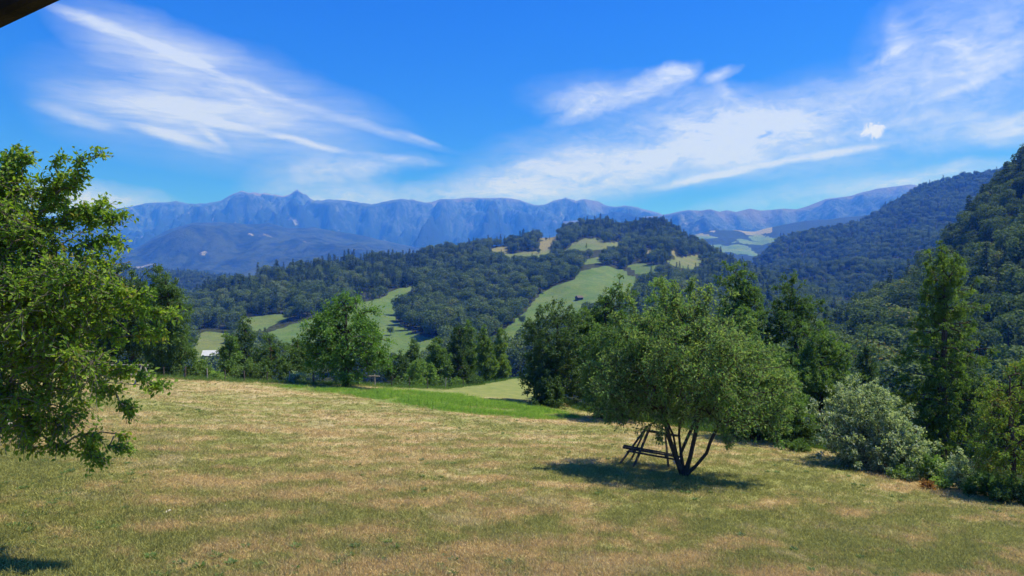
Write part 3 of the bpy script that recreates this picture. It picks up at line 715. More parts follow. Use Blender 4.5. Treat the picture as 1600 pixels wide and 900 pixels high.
# --- multi-stemmed tree in the middle of the lawn
d0 = 18.3; b = gp(1069, d0)
def S(*uv): return [np.array(PT(u, v, d0+dd)) for (u, v, dd) in uv]
b0 = b.copy()
stems = [[b0]+S((1056,715,0),(1046,685,-.1),(1036,645,-.2),(1018,590,-.3)), [b0]+S((1058,712,.2),(1052,680,.5),(1040,655,.6),(1000,610,.8)),
         [b0]+S((1064,708,.1),(1075,682,.2),(1088,655,.3),(1095,600,.4)), [b0]+S((1078,716,-.1),(1086,680,-.1),(1092,640,-.2),(1110,580,-.2)),
         [b0]+S((1088,727,-.1),(1104,708,-.2),(1110,690,-.3),(1122,665,-.4),(1150,630,-.5)), [b0]+S((1064,712,.3),(1061,680,.5),(1064,640,.7),(1066,560,.8))]
bl = [(*PT(1065,575,18.3),1.8,2.5,1.4),(*PT(1000,595,18.2),1.1,1.7,.95),(*PT(1145,600,18.2),1.35,2.1,1.05),(*PT(1190,630,18.1),.95,1.0,.75),(*PT(1040,505,18.3),1.1,1.1,.75),
      (*PT(1100,515,18.3),1.0,1.1,.7),(*PT(968,610,18.2),.75,1.0,.75),(*PT(1065,472,18.3),.55,.6,.4),(*PT(1010,540,18.3),.9,1.2,.6),(*PT(1155,555,18.3),.85,1.0,.6),(*PT(1150,650,17.8),.8,.9,.5),(*PT(1010,640,18),.7,.9,.45),
      (*PT(1215,610,18),.5,.7,.5),(*PT(1060,630,19.2),1.1,.7,.5),(*PT(1090,560,16.9),1.1,.6,.9),(*PT(1100,640,17.2),.7,.6,.35)]
ex = [(PT(1040,480,18.3),PT(1030,438,18.3),6),(PT(1005,520,18.3),PT(985,470,18.3),6),(PT(1055,480,18),PT(1052,445,18),5),(PT(1095,490,18.3),PT(1112,450,18.3),6),(PT(1150,540,18.3),PT(1172,500,18.3),6),(PT(1170,570,18.1),PT(1210,545,18),6),(PT(975,580,18.2),PT(942,535,18.1),6),(PT(980,620,17.9),PT(950,655,17.8),5),(PT(1040,650,17.5),PT(1030,685,17.4),4),(PT(1130,660,17.6),PT(1140,695,17.5),5),(PT(1200,640,17.9),PT(1215,690,17.8),5),(PT(1075,470,18.3),PT(1085,436,18.3),5),(PT(1120,500,18.3),PT(1140,462,18.3),5),(PT(990,540,18.3),PT(962,500,18.2),6),(PT(1180,600,18.2),PT(1235,590,18.1),7),(PT(1180,650,18),PT(1228,672,17.9),5),(PT(950,600,18.2),PT(925,570,18.1),5)]
grow_tree('apple_tree', 'round multi-stemmed tree standing alone in the middle of the lawn over its own shadow', 'tree', b, stems, bl, 900, 9, 6, .095,
    M['leaf_apple'], M['bark'], 21, clump_r=.36, shell=.45, trunk_r=.105, wl=.42, extra=ex, twig_tubes=True, gap=.37, up=.5)

# --- walnut at the lawn's edge
d0 = 41.5; b = gp(540, d0)
bl = [(*PT(540,530,41.5),2.1,2.1,1.75),(*PT(505,520,41.3),1.15,1.2,1.05),(*PT(580,535,41.3),1.15,1.2,1.1),(*PT(540,480,41.5),1.0,1.,.75),(*PT(515,495,41.5),.9,.9,.6),(*PT(566,492,41.5),.9,.9,.6),
      (*PT(500,560,41.3),1.0,1.1,.7),(*PT(592,565,41.2),.85,.9,.7),(*PT(540,580,41),1.5,1.3,.5),(*PT(538,462,41.5),.35,.4,.35)]
grow_tree('walnut_tree', 'round dark green walnut tree standing alone where the lawn ends at the wire fence', 'tree', b,
    [[b, b+[0,0,.8], b+[.05,0,1.8], b+[0,0,3.2], b+[0,0,4.6]]], bl, 420, 7, 7, .17, M['leaf_walnut'], M['bark'], 31, clump_r=.55, shell=.5, trunk_r=.2, wl=.5, gap=.34, up=.5)

AT = auto_tree
# --- right-hand group behind the lawn
AT('broadleaf_tree', 'dark tree at the left end of the group behind the lawn, beside the meadow', 804, 940, 468, 650, 40, 'leaf_dark', seed=41, tone=.05)
AT('broadleaf_tree', 'tall dark green tree second from the left in the group behind the lawn', 872, 1012, 430, 655, 43, 'leaf_mid', seed=42, tone=-.12)
AT('broadleaf_tree', 'light green tree just left of the lone lawn tree, crown overlapping it', 895, 1030, 500, 668, 33, 'leaf_mid', seed=43, tone=.15)
AT('broadleaf_tree', 'tall light green tree rising straight behind the lone lawn tree', 975, 1110, 436, 665, 39, 'leaf_light', seed=44)
AT('alder_tree', 'narrow dark pointed tree rising above the right side of the lone lawn tree', 1088, 1215, 418, 690, 41, 'leaf_mid', seed=45, shape='tall', tone=-.12)
AT('broadleaf_tree', 'mid-green tree between the narrow pointed dark tree and the tall dark one', 1090, 1220, 480, 692, 36, 'leaf_mid', seed=65)
AT('broadleaf_tree', 'tall dark green tree with a pointed top above the light green bush', 1165, 1325, 426, 705, 38, 'leaf_mid', seed=46, tone=-.1)
AT('hazel_tree', 'light green spreading tree between the lone lawn tree and the silver bush', 1110, 1275, 535, 700, 28, 'leaf_light', seed=47, wl=.45)
AT('broadleaf_tree', 'mid-green tree peeping out left of the silvery bush, behind the light green one', 1225, 1345, 500, 705, 34, 'leaf_mid', seed=48, tone=0)
AT('broadleaf_tree', 'low dark tree behind the silvery bush', 1290, 1410, 585, 725, 33, 'leaf_dark', seed=49, tone=-.1)
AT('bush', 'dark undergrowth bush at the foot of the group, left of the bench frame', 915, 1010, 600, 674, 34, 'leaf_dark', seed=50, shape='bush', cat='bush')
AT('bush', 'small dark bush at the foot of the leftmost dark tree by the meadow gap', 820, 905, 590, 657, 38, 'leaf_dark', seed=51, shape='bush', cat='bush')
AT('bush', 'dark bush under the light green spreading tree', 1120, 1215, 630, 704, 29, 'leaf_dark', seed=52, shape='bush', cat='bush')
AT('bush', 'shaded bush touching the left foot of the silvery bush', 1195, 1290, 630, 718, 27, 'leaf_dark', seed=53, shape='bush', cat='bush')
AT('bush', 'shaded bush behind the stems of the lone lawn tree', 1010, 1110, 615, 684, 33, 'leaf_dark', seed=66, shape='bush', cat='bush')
# silvery bush
AT('willow_bush', 'large rounded silvery-leaved bush at the right edge of the lawn', 1238, 1462, 588, 744, 22.6, 'leaf_silver', seed=54, shape='bush', leaf=.085, dens=1.15, cat='bush', gap=.3)
AT('willow_bush', 'silvery bush lobe filling the base of the large silver bush on its right', 1350, 1450, 640, 748, 21.8, 'leaf_silver', seed=55, shape='bush', leaf=.085, cat='bush', gap=.3)
AT('bush', 'small bright green bush just right of the large silvery bush', 1425, 1490, 705, 758, 20.5, 'leaf_light', seed=56, shape='bush', cat='bush')
AT('willow_bush', 'small silver-green bush below the tall birch', 1476, 1522, 700, 768, 19.6, 'leaf_silver', seed=57, shape='bush', cat='bush')
AT('bush', 'low scrubby bush at the foot of the yellowish birch', 1520, 1572, 735, 782, 18.6, 'leaf_birch', seed=58, shape='bush', cat='bush', tone=-.15)
AT('bush', 'low green bush in the lower right corner of the hedge, under the birch', 1570, 1640, 745, 800, 17.8, 'leaf_mid', seed=59, shape='bush', cat='bush')
AT('birch_tree', 'tall slender birch with a light green top above the end of the silvery bush', 1400, 1555, 392, 728, 27, 'leaf_birch', 'bark', seed=60, shape='tall', dens=1.0, droop=.5, tone=.12, gap=.42)
AT('broadleaf_tree', 'dark tree filling in behind the tall slender birch', 1440, 1540, 500, 730, 31, 'leaf_dark', seed=61, shape='tall')
AT('birch_tree', 'loose yellow-green birch standing at the right edge of the view', 1506, 1660, 545, 785, 18.5, 'leaf_birch', 'bark', seed=62, dens=.7, droop=.45, leaf=.06, wl=.55, gap=.42)
AT('broadleaf_tree', 'dark tree behind the yellow-green birch at the right edge', 1540, 1700, 560, 780, 25, 'leaf_dark', seed=63)
AT('spruce_tree', 'small dark spruce showing between the silvery bush and the tall birch', 1325, 1385, 522, 650, 52, 'leaf_dark', seed=64, shape='cone', tone=-.15)
for i, (a0, a1, t0, b1, dd, mt, lb) in enumerate([(1222,1275,690,722,25.5,'leaf_mid','low leafy plants at the left foot of the silvery bush'),
        (1385,1432,728,757,20.8,'leaf_mid','low leafy plants under the right side of the silvery bush'),(1456,1492,742,770,19.6,'leaf_light','bright low plants between the two small bushes at the hedge foot'),
        (1540,1585,758,792,17.9,'leaf_mid','leafy weeds at the foot of the yellowish birch on the right'),(1496,1530,752,780,18.8,'leaf_birch','yellowish weeds right of the small silver bush')]):
    AT('low_shrub', lb, a0, a1, t0, b1, dd, mt, seed=160+i, shape='bush', cat='plant')
# --- left side trees behind the fence
AT('broadleaf_tree', 'dark dense tree rising behind the plum tree at the left', 140, 270, 402, 594, 46, 'leaf_dark', seed=71, dens=1.1)
AT('broadleaf_tree', 'tall green tree at the left end of the wire fence, next to the plum tree', 210, 312, 412, 598, 43, 'leaf_mid', seed=72, dens=1.1, tone=-.12)
AT('broadleaf_tree', 'dark green tree hidden mostly behind the left part of the plum tree', 40, 160, 430, 592, 44, 'leaf_dark', seed=73)
AT('bush', 'thin green bush just left of the barn with the pale metal roof', 290, 338, 560, 598, 44, 'leaf_mid', seed=74, shape='bush', cat='bush')
AT('willow_tree', 'slim light green tree just right of the metal-roofed barn', 338, 378, 522, 594, 47, 'leaf_light', seed=75, shape='tall')
AT('broadleaf_tree', 'dark narrow tree standing tall between two lighter ones by the fence', 358, 408, 500, 594, 52, 'leaf_dark', seed=76, shape='tall')
AT('broadleaf_tree', 'mid-green rounded tree behind the middle of the wire fence', 392, 452, 520, 596, 46, 'leaf_mid', seed=77)
AT('broadleaf_tree', 'brownish green tree just left of the walnut tree', 436, 492, 518, 594, 50, 'leaf_birch', seed=78, tone=-.3)
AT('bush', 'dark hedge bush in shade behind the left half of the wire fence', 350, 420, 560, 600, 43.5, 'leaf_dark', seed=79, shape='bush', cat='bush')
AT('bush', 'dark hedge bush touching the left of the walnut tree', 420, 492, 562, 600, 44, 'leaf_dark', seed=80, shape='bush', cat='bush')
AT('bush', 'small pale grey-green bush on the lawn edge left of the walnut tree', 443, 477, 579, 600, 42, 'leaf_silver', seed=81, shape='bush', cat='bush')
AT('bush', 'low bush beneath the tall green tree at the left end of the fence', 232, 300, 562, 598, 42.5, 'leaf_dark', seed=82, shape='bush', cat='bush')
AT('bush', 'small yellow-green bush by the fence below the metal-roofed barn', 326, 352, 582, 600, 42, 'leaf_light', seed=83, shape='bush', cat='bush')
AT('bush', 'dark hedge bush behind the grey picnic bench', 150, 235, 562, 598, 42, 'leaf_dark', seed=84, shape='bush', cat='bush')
# --- grove in the dip right of the walnut
grove = [(596,640,548,606,66,'leaf_dark','round','dark tree at the left end of the grove, touching the walnut crown'),
 (622,668,533,606,72,'leaf_dark','round','dark rounded tree behind the front bushes of the grove'),
 (628,690,562,612,58,'leaf_mid','round','low grey-green tree in front of the grove'),
 (664,706,528,608,66,'leaf_mid','round','mid-green tree in the middle of the grove'),
 (692,742,510,608,70,'leaf_dark','tall','tall dark tree of the grove, left of its highest crowns'),
 (712,752,506,604,74,'leaf_mid','tall','highest tree of the grove with a rounded light top'),
 (738,778,512,604,68,'leaf_birch','tall','olive-green tall tree right of the highest one in the grove'),
 (765,800,518,600,72,'leaf_birch','tall','slim yellowish tree at the right end of the grove by the meadow gap')]
for i, (a0, a1, t0, b1, dd, mt, sh, lb) in enumerate(grove):
    AT('grove_tree', lb, a0, a1, t0, b1, dd, mt, seed=90+i, shape=sh, leaf=.2, dens=1.4)
fb = [(604,640,588,612,'leftmost low bush along the far lawn edge right of the walnut'),(640,668,592,614,'second low bush right of the walnut along the far lawn edge'),
      (668,700,590,613,'low bush in the middle of the row before the grove'),(700,728,592,612,'low bush before the highest trees of the grove'),(728,756,590,609,'rightmost low bush of the row before the grove')]
for i, (a0, a1, t0, b1, lb) in enumerate(fb):
    AT('bush', lb, a0, a1, t0, b1, 50+i, 'leaf_mid' if i % 2 else 'leaf_dark', seed=110+i, shape='bush', cat='bush', leaf=.2, group='low bushes in front of the grove')

# ------------------------------------------------------------------ hillside trees
def far_broad(seed):
    """broadleaf tree 1 m high: lumpy crown of leaf sprays on a short trunk"""
    r = np.random.default_rng(seed); lob = []
    for i in range(9):
        a = r.random()*2*pi; h = r.uniform(.3, .85); k = .22*math.sqrt(max(.05, 1-((h-.55)/.42)**2))
        lob.append((cos(a)*k, sin(a)*k, h, r.uniform(.14, .2)))
    lob.append((0,0,.58,.27)); lob = np.array(lob)
    n = 1500; k = r.choice(len(lob), n, p=lob[:,3]**2/(lob[:,3]**2).sum()); d = unit(r.normal(size=(n,3))); d[:,2] = d[:,2]*.9+.1
    P = lob[k,:3]+d*lob[k,3:]*(.8+.25*r.random((n,1)))
    ld = unit(np.cross(d, r.normal(size=(n,3))))+d*.35; Ls = .055*(.7+.7*r.random(n))
    v, f = leaves_arrays(P, ld, d+r.normal(size=(n,3))*.3, Ls, Ls*.75, .15)
    tone = np.clip(.5+(r.random(len(lob))[k]-.5)*.25+(r.random(n)-.5)*.35, 0, .9)
    mb = MB(); mb.tube([(0,0,-.05),(0,0,.25),(0,0,.55)], [.025,.018,.01], 5)
    tv = np.concatenate(mb.v); tf = [q for q in mb.f if len(q) == 4]
    nf = np.concatenate([np.full(len(f), 3), np.full(len(tf), 4)])
    fl = np.concatenate([f.ravel(), (np.array(tf)+len(v)).ravel()])
    return np_mesh('broadleaf_tree', np.concatenate([v, tv]), fl, nf, [M['far_broad'], M['bark']], [0]*len(f)+[1]*len(tf),
        {'tone': ('FACE', np.concatenate([np.repeat(tone, 2), np.zeros(len(tf))]))})
def far_spruce(seed):
    r = np.random.default_rng(seed); Ps, Ds, Ns, Ls = [], [], [], []
    for i in range(17):
        h = .1+.88*i/16; R_ = .17*(1-h)**.85*(1+.15*r.normal())+.012
        for j in range(int(7+14*(1-h))):
            a = r.random()*2*pi; o = np.array([cos(a), sin(a), -.35]); base_ = np.array([0,0,h+r.normal()*.012])
            for q in (.25, .6, .95):
                Ps.append(base_+o*R_*q); Ds.append(o*.8+r.normal(size=3)*.35); Ns.append(np.array([0,0,1])+r.normal(size=3)*.35); Ls.append(.055*(.7+.5*r.random()))
    Ls = np.array(Ls); v, f = leaves_arrays(np.array(Ps), np.array(Ds), np.array(Ns), Ls, Ls*.6, -.15)
    mb = MB(); mb.tube([(0,0,-.05),(0,0,.5),(0,0,.98)], [.014,.01,.003], 5)
    tv = np.concatenate(mb.v); tf = [q for q in mb.f if len(q) == 4]; n = len(Ls)
    tone = np.clip(.45+(r.random(n)-.5)*.5, 0, .9)
    nf = np.concatenate([np.full(len(f), 3), np.full(len(tf), 4)])
    fl = np.concatenate([f.ravel(), (np.array(tf)+len(v)).ravel()])
    return np_mesh('spruce_tree', np.concatenate([v, tv]), fl, nf, [M['far_spruce'], M['bark']], [0]*len(f)+[1]*len(tf),
        {'tone': ('FACE', np.concatenate([np.repeat(tone, 2), np.zeros(len(tf))]))})
BROAD = [far_broad(i) for i in range(4)]; SPRUCE = [far_spruce(i+20) for i in range(3)]

def hill_points(sheet, spacing, u0, u1, tmin, tmax, seed, meadow=False):
    r = np.random.default_rng(seed)
    ymin, ymax = sheet.Y.min(), sheet.Y.max()
    out = []
    y = ymin
    ys = np.arange(ymin, ymax, spacing)
    for y in ys:
        x0, x1 = (u0-800)/F*y, (u1-800)/F*y
        n = int((x1-x0)/spacing)+1
        out.append(np.stack([np.linspace(x0, x1, n), np.full(n, y)], -1))
    Q = np.concatenate(out)+r.uniform(-.48, .48, (sum(map(len, out)), 2))*spacing
    u, t, z = sheet.at(Q[:,0], Q[:,1])
    k = (t > tmin) & (t < tmax)
    Q, u, t, z = Q[k], u[k], t[k], z[k]
    return Q[:,0], Q[:,1], z, u, t
PTS = {'broad': [], 'spruce': []}     # rows: x y z height region
def add_pts(kind, x, y, z, h, reg): PTS[kind].append(np.stack([x, y, z, h, np.full(len(x), reg)], -1))
r = np.random.default_rng(5)
# middle hill
x, y, z, u, t = hill_points(hillD, 8.9, -60, 1400, -.25, 1.03, 1)
v0 = 450-F*z/y
wobu = (fbm(x*.02, y*.02, 4)-.5)*18; wobv = (fbm(x*.03+50, y*.03, 4)-.5)*7
mixn = fbm(x*.012+3, y*.012, 4)
broadw = inpoly(u, v0, [(600,540),(610,470),(650,436),(720,440),(800,425),(915,400),(940,420),(860,450),(800,530),(700,560)])
pb = np.where(broadw, .93, np.where(v0 > 470, .75, np.where(mixn > .5, .82, .3)))
isb = r.random(len(x)) < pb
h = np.where(isb, r.uniform(8, 18, len(x)), r.uniform(10, 22, len(x)))
bad = np.zeros(len(x), bool)
for poly, _ in MEADOWS:
    bad |= inpoly(u+wobu, v0+wobv, poly) | inpoly(u, v0-.6*h*F/y, poly) | inpoly(u, v0-.25*h*F/y, poly)
bad |= (np.abs(u-330) < 20) & (v0 > 515) & (v0 < 600)
bad |= (np.abs(u-562) < 9) & (v0 > 463) & (v0 < 485)
single = bad & (np.abs(u-330) > 20) & (r.random(len(x)) < .022)
h[single] *= .55
keep = (~bad | single) & (isb | (r.random(len(x)) < .8))
x, y, z, h, isb, broadw, v0, u = (a[keep] for a in (x, y, z, h, isb, broadw, v0, u))
reg = np.where(broadw, 1, np.where((v0 < 400) & (u > 840), 2, np.where(u < 780, 0, 3)))
for k_, kind in ((True, 'broad'), (False, 'spruce')):
    q = isb == k_; PTS[kind].append(np.stack([x[q], y[q], z[q], h[q], reg[q]], -1))
for sh, sp, u0, u1, seed, hb, pbr, rg in ((hillC, 11.8, 1060, 1700, 2, (10,19), .85, 4), (hillE, 7.0, 1200, 1800, 3, (6.5,15.5), .92, 5), (hillL, 11, 100, 640, 4, (10,16), .6, 6)):
    x, y, z, u, t = hill_points(sh, sp, u0, u1, -.2, 1.05, seed)
    isb = r.random(len(x)) < pbr; h = np.where(isb, r.uniform(*hb, len(x)), r.uniform(hb[0]*1.2, hb[1]*1.3, len(x)))
    for k_, kind in ((True, 'broad'), (False, 'spruce')):
        q = isb == k_; add_pts(kind, x[q], y[q], z[q], h[q], rg)
REG = {0: ('on the long wooded slope left of the green meadow', 'trees on the wooded slope left of the green meadow'),
       1: ('in the round dark wood between the two green meadows', 'trees of the round wood between the meadows'),
       2: ('in the wood capping the highest knoll of the middle hill', 'trees on the knoll of the middle hill'),
       3: ('among the woods and clearings on the right flank of the middle hill', 'trees on the right flank of the middle hill'),
       4: ('on the hazy wooded hill at the right', 'trees on the hazy right hill'),
       5: ('on the steep dark slope at the right edge', 'trees on the steep slope at the right edge'),
       6: ('on the low hazy hill beyond the left trees', 'trees on the low hazy hill')}
REGH = {'broad': (8, 17), 'spruce': (11, 24)}
def where_text(reg, uu, vv):
    if reg == 5:
        col = 'beside the tall birch' if uu < 1440 else ('right above the tall birch' if uu < 1510 else 'at the right edge')
        if uu < 1400: col = 'left of the tall birch'
        return f"{col}, {'high on the dark slope' if vv < 380 else ('midway up the dark slope' if vv < 460 else 'low on the dark slope')}"
    if reg == 0:
        col = 'above the pale-roofed barn' if uu < 400 else ('left of the walnut top' if uu < 480 else ('above the walnut' if uu < 600 else 'near the green meadow top'))
        return f"{col}, {'on the wooded ridge line' if vv < 425 else ('halfway down the wooded slope' if vv < 455 else 'low on the wooded slope')}"
    if reg == 1:
        col = 'west rim' if uu < 690 else ('middle' if uu < 800 else 'east rim')
        return f"at the {col} of the round wood between two meadows, {'upper' if vv < 445 else ('central' if vv < 485 else 'lowest')} rows"
    if reg == 2: return f"capping the highest knoll, {'left shoulder' if uu < 920 else ('crest' if uu < 1060 else 'right shoulder')}"
    if reg == 3:
        col = 'left of the big pale meadow' if uu < 860 else ('just above the pale meadow' if uu < 1000 else ('above the lone lawn tree' if uu < 1120 else 'where the hill falls right'))
        return f"{col}, {'by the upper clearings' if vv < 420 else ('mid-hill' if vv < 455 else 'lower hill')}"
    return REG[reg][0]
def gn_scatter(name, P, scl, rot, proto, label, kind='stuff'):
    me = bpy.data.meshes.new(name); me.vertices.add(len(P)); me.vertices.foreach_set('co', np.asarray(P, np.float32).ravel())
    a = me.attributes.new('scl', 'FLOAT_VECTOR', 'POINT'); a.data.foreach_set('vector', np.asarray(scl, np.float32).ravel())
    a = me.attributes.new('rot', 'FLOAT_VECTOR', 'POINT'); a.data.foreach_set('vector', np.asarray(rot, np.float32).ravel())
    o = link(name, me, kind=kind, label=label)
    g = bpy.data.node_groups.new(name, 'GeometryNodeTree')
    g.interface.new_socket('Geometry', in_out='INPUT', socket_type='NodeSocketGeometry'); g.interface.new_socket('Geometry', in_out='OUTPUT', socket_type='NodeSocketGeometry')
    gi, go = g.nodes.new('NodeGroupInput'), g.nodes.new('NodeGroupOutput')
    oi = g.nodes.new('GeometryNodeObjectInfo'); oi.inputs['Object'].default_value = proto; oi.transform_space = 'ORIGINAL'; oi.inputs['As Instance'].default_value = True
    ip = g.nodes.new('GeometryNodeInstanceOnPoints')
    ns = g.nodes.new('GeometryNodeInputNamedAttribute'); ns.data_type = 'FLOAT_VECTOR'; ns.inputs[0].default_value = 'scl'
    nr = g.nodes.new('GeometryNodeInputNamedAttribute'); nr.data_type = 'FLOAT_VECTOR'; nr.inputs[0].default_value = 'rot'
    er = g.nodes.new('FunctionNodeEulerToRotation')
    g.links.new(gi.outputs[0], ip.inputs['Points']); g.links.new(oi.outputs['Geometry'], ip.inputs['Instance'])
    g.links.new(nr.outputs[0], er.inputs[0]); g.links.new(er.outputs[0], ip.inputs['Rotation']); g.links.new(ns.outputs[0], ip.inputs['Scale'])
    g.links.new(ip.outputs[0], go.inputs[0])
    md = o.modifiers.new('scatter', 'NODES'); md.node_group = g
    return o
for kind, protos, nm, adj in (('broad', BROAD, 'broadleaf_tree', 'leafy tree'), ('spruce', SPRUCE, 'spruce_tree', 'dark spruce')):
    A = np.concatenate(PTS[kind]); px = A[:,3]*F/A[:,1]; u = 800+F*A[:,0]/A[:,1]; v0 = 450-F*A[:,2]/A[:,1]
    vis = (u > 5) & (u < 1595) & (v0 < np.where(u < 300, 400, np.where(u > 1330, 560, 505)))
    vis &= ~((u > 1270) & (A[:,4] < 4)) & ~((A[:,4] == 5) & (v0 > 540)) 
    rank = np.where(vis, px, -1); top = np.argsort(-rank)[:290]
    ind = np.zeros(len(A), bool); ind[top] = True
    rr = np.random.default_rng(9)
    first = {}
    for i in top:
        k = int(rr.integers(len(protos))); s_ = A[i,3]
        lb, gr = REG[int(A[i,4])]
        reg_ = int(A[i,4]); hh = (A[i,3]-REGH[kind][0])/(REGH[kind][1]-REGH[kind][0])
        size = 'small' if hh < .33 else ('tall' if hh > .66 else 'middling'); lb = where_text(reg_, u[i], v0[i])
        o = link(nm, protos[k], None, f'{size} {adj} {lb}', 'tree', gr, None, tuple(A[i,:3]))
        ws = s_*rr.uniform(.9, 1.2); o.scale = (ws, ws, s_); o.rotation_euler = (0, 0, rr.random()*6.28)
        first.setdefault(k, o)
    rest = A[~ind]; kk = rr.integers(len(protos), size=len(rest))
    for k in range(len(protos)):
        q = rest[kk == k]; n = len(q); ws = q[:,3]*rr.uniform(.9, 1.25, n)
        gn_scatter('forest', q[:,:3], np.stack([ws, ws, q[:,3]], -1), np.stack([rr.normal(size=n)*.04, rr.normal(size=n)*.04, rr.random(n)*6.28], -1), first[k],
            ('leafy' if kind == 'broad' else 'spruce')+' woods covering the hillsides')
    print(nm, len(A))

# ------------------------------------------------------------------ grass
def tuft(seed, n, h, spread, mat):
    r = np.random.default_rng(seed); P = np.zeros((n, 3)); P[:,:2] = r.normal(size=(n, 2))*spread
    d = np.stack([r.normal(size=n)*.75, r.normal(size=n)*.75, np.ones(n)], -1); Ls = h*(.4+.8*r.random(n))
    v, f = leaves_arrays(P, d, r.normal(size=(n,3)), Ls, np.full(n, .0065)+.002*r.random(n), .2)
    me = np_mesh('grass_tuft', v, f, 3, [mat], None, {'tone': ('FACE', np.repeat(r.random(n)*.9, 2))})
    return bpy.data.objects.new('grass_tuft', me)
r = np.random.default_rng(77)
def lawn_points(n_per_log, dmin, dmax, seed):
    r = np.random.default_rng(seed); n = n_per_log
    s_ = r.random(n); d = 1/((1/dmin)*(1-s_)+(1/dmax)*s_)      # denser near the eye
    u = r.uniform(-40, 1640, n); x = (u-800)/F*d
    e = interp(u, EDGE); k = (d < e+1.5) & ~((u > 590) & (d > 40.5) & (u < 870) & (dmax > 46.5))
    x, d, u = x[k], d[k], u[k]
    return x, d, u
for k in range(3):
    x, d, u = lawn_points(36000, 7.6, 48, 50+k)
    z = G(x, d)-.004; n = len(x)
    clumpy = fbm(x*1.5, d*1.5, 3)
    s_ = (.65+.55*r.random(n))*(.7+.7*clumpy)*(1+.02*d)
    gn_scatter('grass', np.stack([x,d,z],-1), np.stack([s_*1.3,s_*1.3,s_],-1), np.stack([r.normal(size=n)*.1, r.normal(size=n)*.1, r.random(n)*6.28],-1),
        tuft(k+1, 16, .05, .05, M['grass_blade']), 'short dry and green grass of the lawn')
x, d, u = lawn_points(15000, 7.6, 42, 57); k = fbm(x*.6+3, d*.6, 4) > .5; x, d = x[k], d[k]; n = len(x); s_ = .6+.8*r.random(n)
gn_scatter('grass', np.stack([x,d,G(x,d)-.004],-1), np.stack([s_,s_,s_],-1), np.stack([r.normal(size=n)*.15, r.normal(size=n)*.15, r.random(n)*6.28],-1),
    tuft(15, 9, .12, .05, M['grass_blade']), 'taller dry stalks standing out of the mown lawn')
# lush green patch
x, d, u = lawn_points(150000, 30, 46, 60); z = G(x, d); v0 = 450-F*z/d
k = inpoly(u, v0+(fbm(x*.5, d*.5, 4)-.5)*10, LUSH) & (fbm(x*1.3, d*.9, 3) > .46); x, d, z = x[k], d[k], z[k]; n = len(x); s_ = .9+.7*r.random(n)
gn_scatter('vegetable_patch', np.stack([x,d,z],-1), np.stack([s_*1.5,s_*1.5,s_],-1), np.stack([0*x,0*x,r.random(n)*6.28],-1),
    tuft(9, 12, .13, .09, M['leaf_maize']), 'bright green lush patch along the far lawn edge')
# taller weeds along the margin
x, d, u = lawn_points(60000, 16, 75, 61); 
x2 = x; e = interp(u, EDGE); d2 = e+r.uniform(-.8, 3.5, len(x)); x2 = (u-800)/F*d2
k = (u > 850) | (r.random(len(u)) < .12); x2, d2 = x2[k], d2[k]
z = G(x2, d2); n = len(x2); s_ = .6+1.0*r.random(n)**2
gn_scatter('weeds', np.stack([x2,d2,z],-1), np.stack([s_*1.2,s_*1.2,s_],-1), np.stack([0*x2,0*x2,r.random(n)*6.28],-1),
    tuft(12, 18, .26, .07, M['leaf_mid']), 'rough tall grass and weeds along the lawn edge')

def rosette(seed):
    r = np.random.default_rng(seed); n = 26; a = r.random(n)*6.28
    P = np.stack([np.cos(a)*.02, np.sin(a)*.02, r.random(n)*.03], -1); d = np.stack([np.cos(a), np.sin(a), .25+.5*r.random(n)], -1)
    Ls = .05+.07*r.random(n); v, f = leaves_arrays(P, d, np.stack([0*a, 0*a, 1+0*a], -1), Ls, Ls*.4, .2)
    return bpy.data.objects.new('lawn_weed', np_mesh('lawn_weed', v, f, 3, [M['leaf_dark']], None, {'tone': ('FACE', np.repeat(r.random(n)*.9, 2))}))
x, d, u = lawn_points(1700, 7.8, 40, 63); k = fbm(x*.35+9, d*.35, 3) > .5; x, d = x[k], d[k]; n = len(x); s_ = .4+.6*r.random(n)**2
gn_scatter('weeds', np.stack([x,d,G(x,d)],-1), np.stack([s_,s_,s_],-1), np.stack([0*x,0*x,r.random(n)*6.28],-1), rosette(3), 'small green broad-leaved weeds dotted over the lawn')

# maize plants on the green patch
def maize(name, pos, h, seed, label):
    r = np.random.default_rng(seed); root = link(name, None, label=label, cat='maize plant', group='maize plants in the bright green patch', loc=tuple(pos))
    mb = MB(); mb.tube([(0,0,-.03),(0,0,h*.5),(0,0,h)], [.014,.01,.005], 5); link('stem', mb.mesh('stem', M['leaf_maize']), root)
    for i in range(7):
        a = r.random()*6.28; z0 = h*(.15+.11*i); ln = h*.55; pts = []
        for s_ in (0,.35,.7,1): pts.append(np.array([cos(a)*ln*s_*.8, sin(a)*ln*s_*.8, z0+ln*(.7*s_-.85*s_*s_)]))
        side = np.array([-sin(a), cos(a), 0]); wv = (.03,.06,.045,.004)
        v = [p+side*sg*w_ for p, w_ in zip(pts, wv) for sg in (-.5, .5)]
        m2 = MB(); m2.add(v, [[0,1,3,2],[2,3,5,4],[4,5,7,6]]); link('leaf', m2.mesh('leaf', M['leaf_maize']), root)
for i, (uu, vv) in enumerate([(638,628),(652,630),(668,634),(690,630),(700,636),(722,634),(735,640),(655,638),(676,641),(612,622),(745,637),(590,619)]):
    c = (vv-450)/F; k = (uu-800)/F; dd = 3.2/(c-.085-.07*k)
    maize('maize_plant', gp(uu, dd),   .28+.2*r.random(), i, 'young maize plant standing out of the bright green patch')

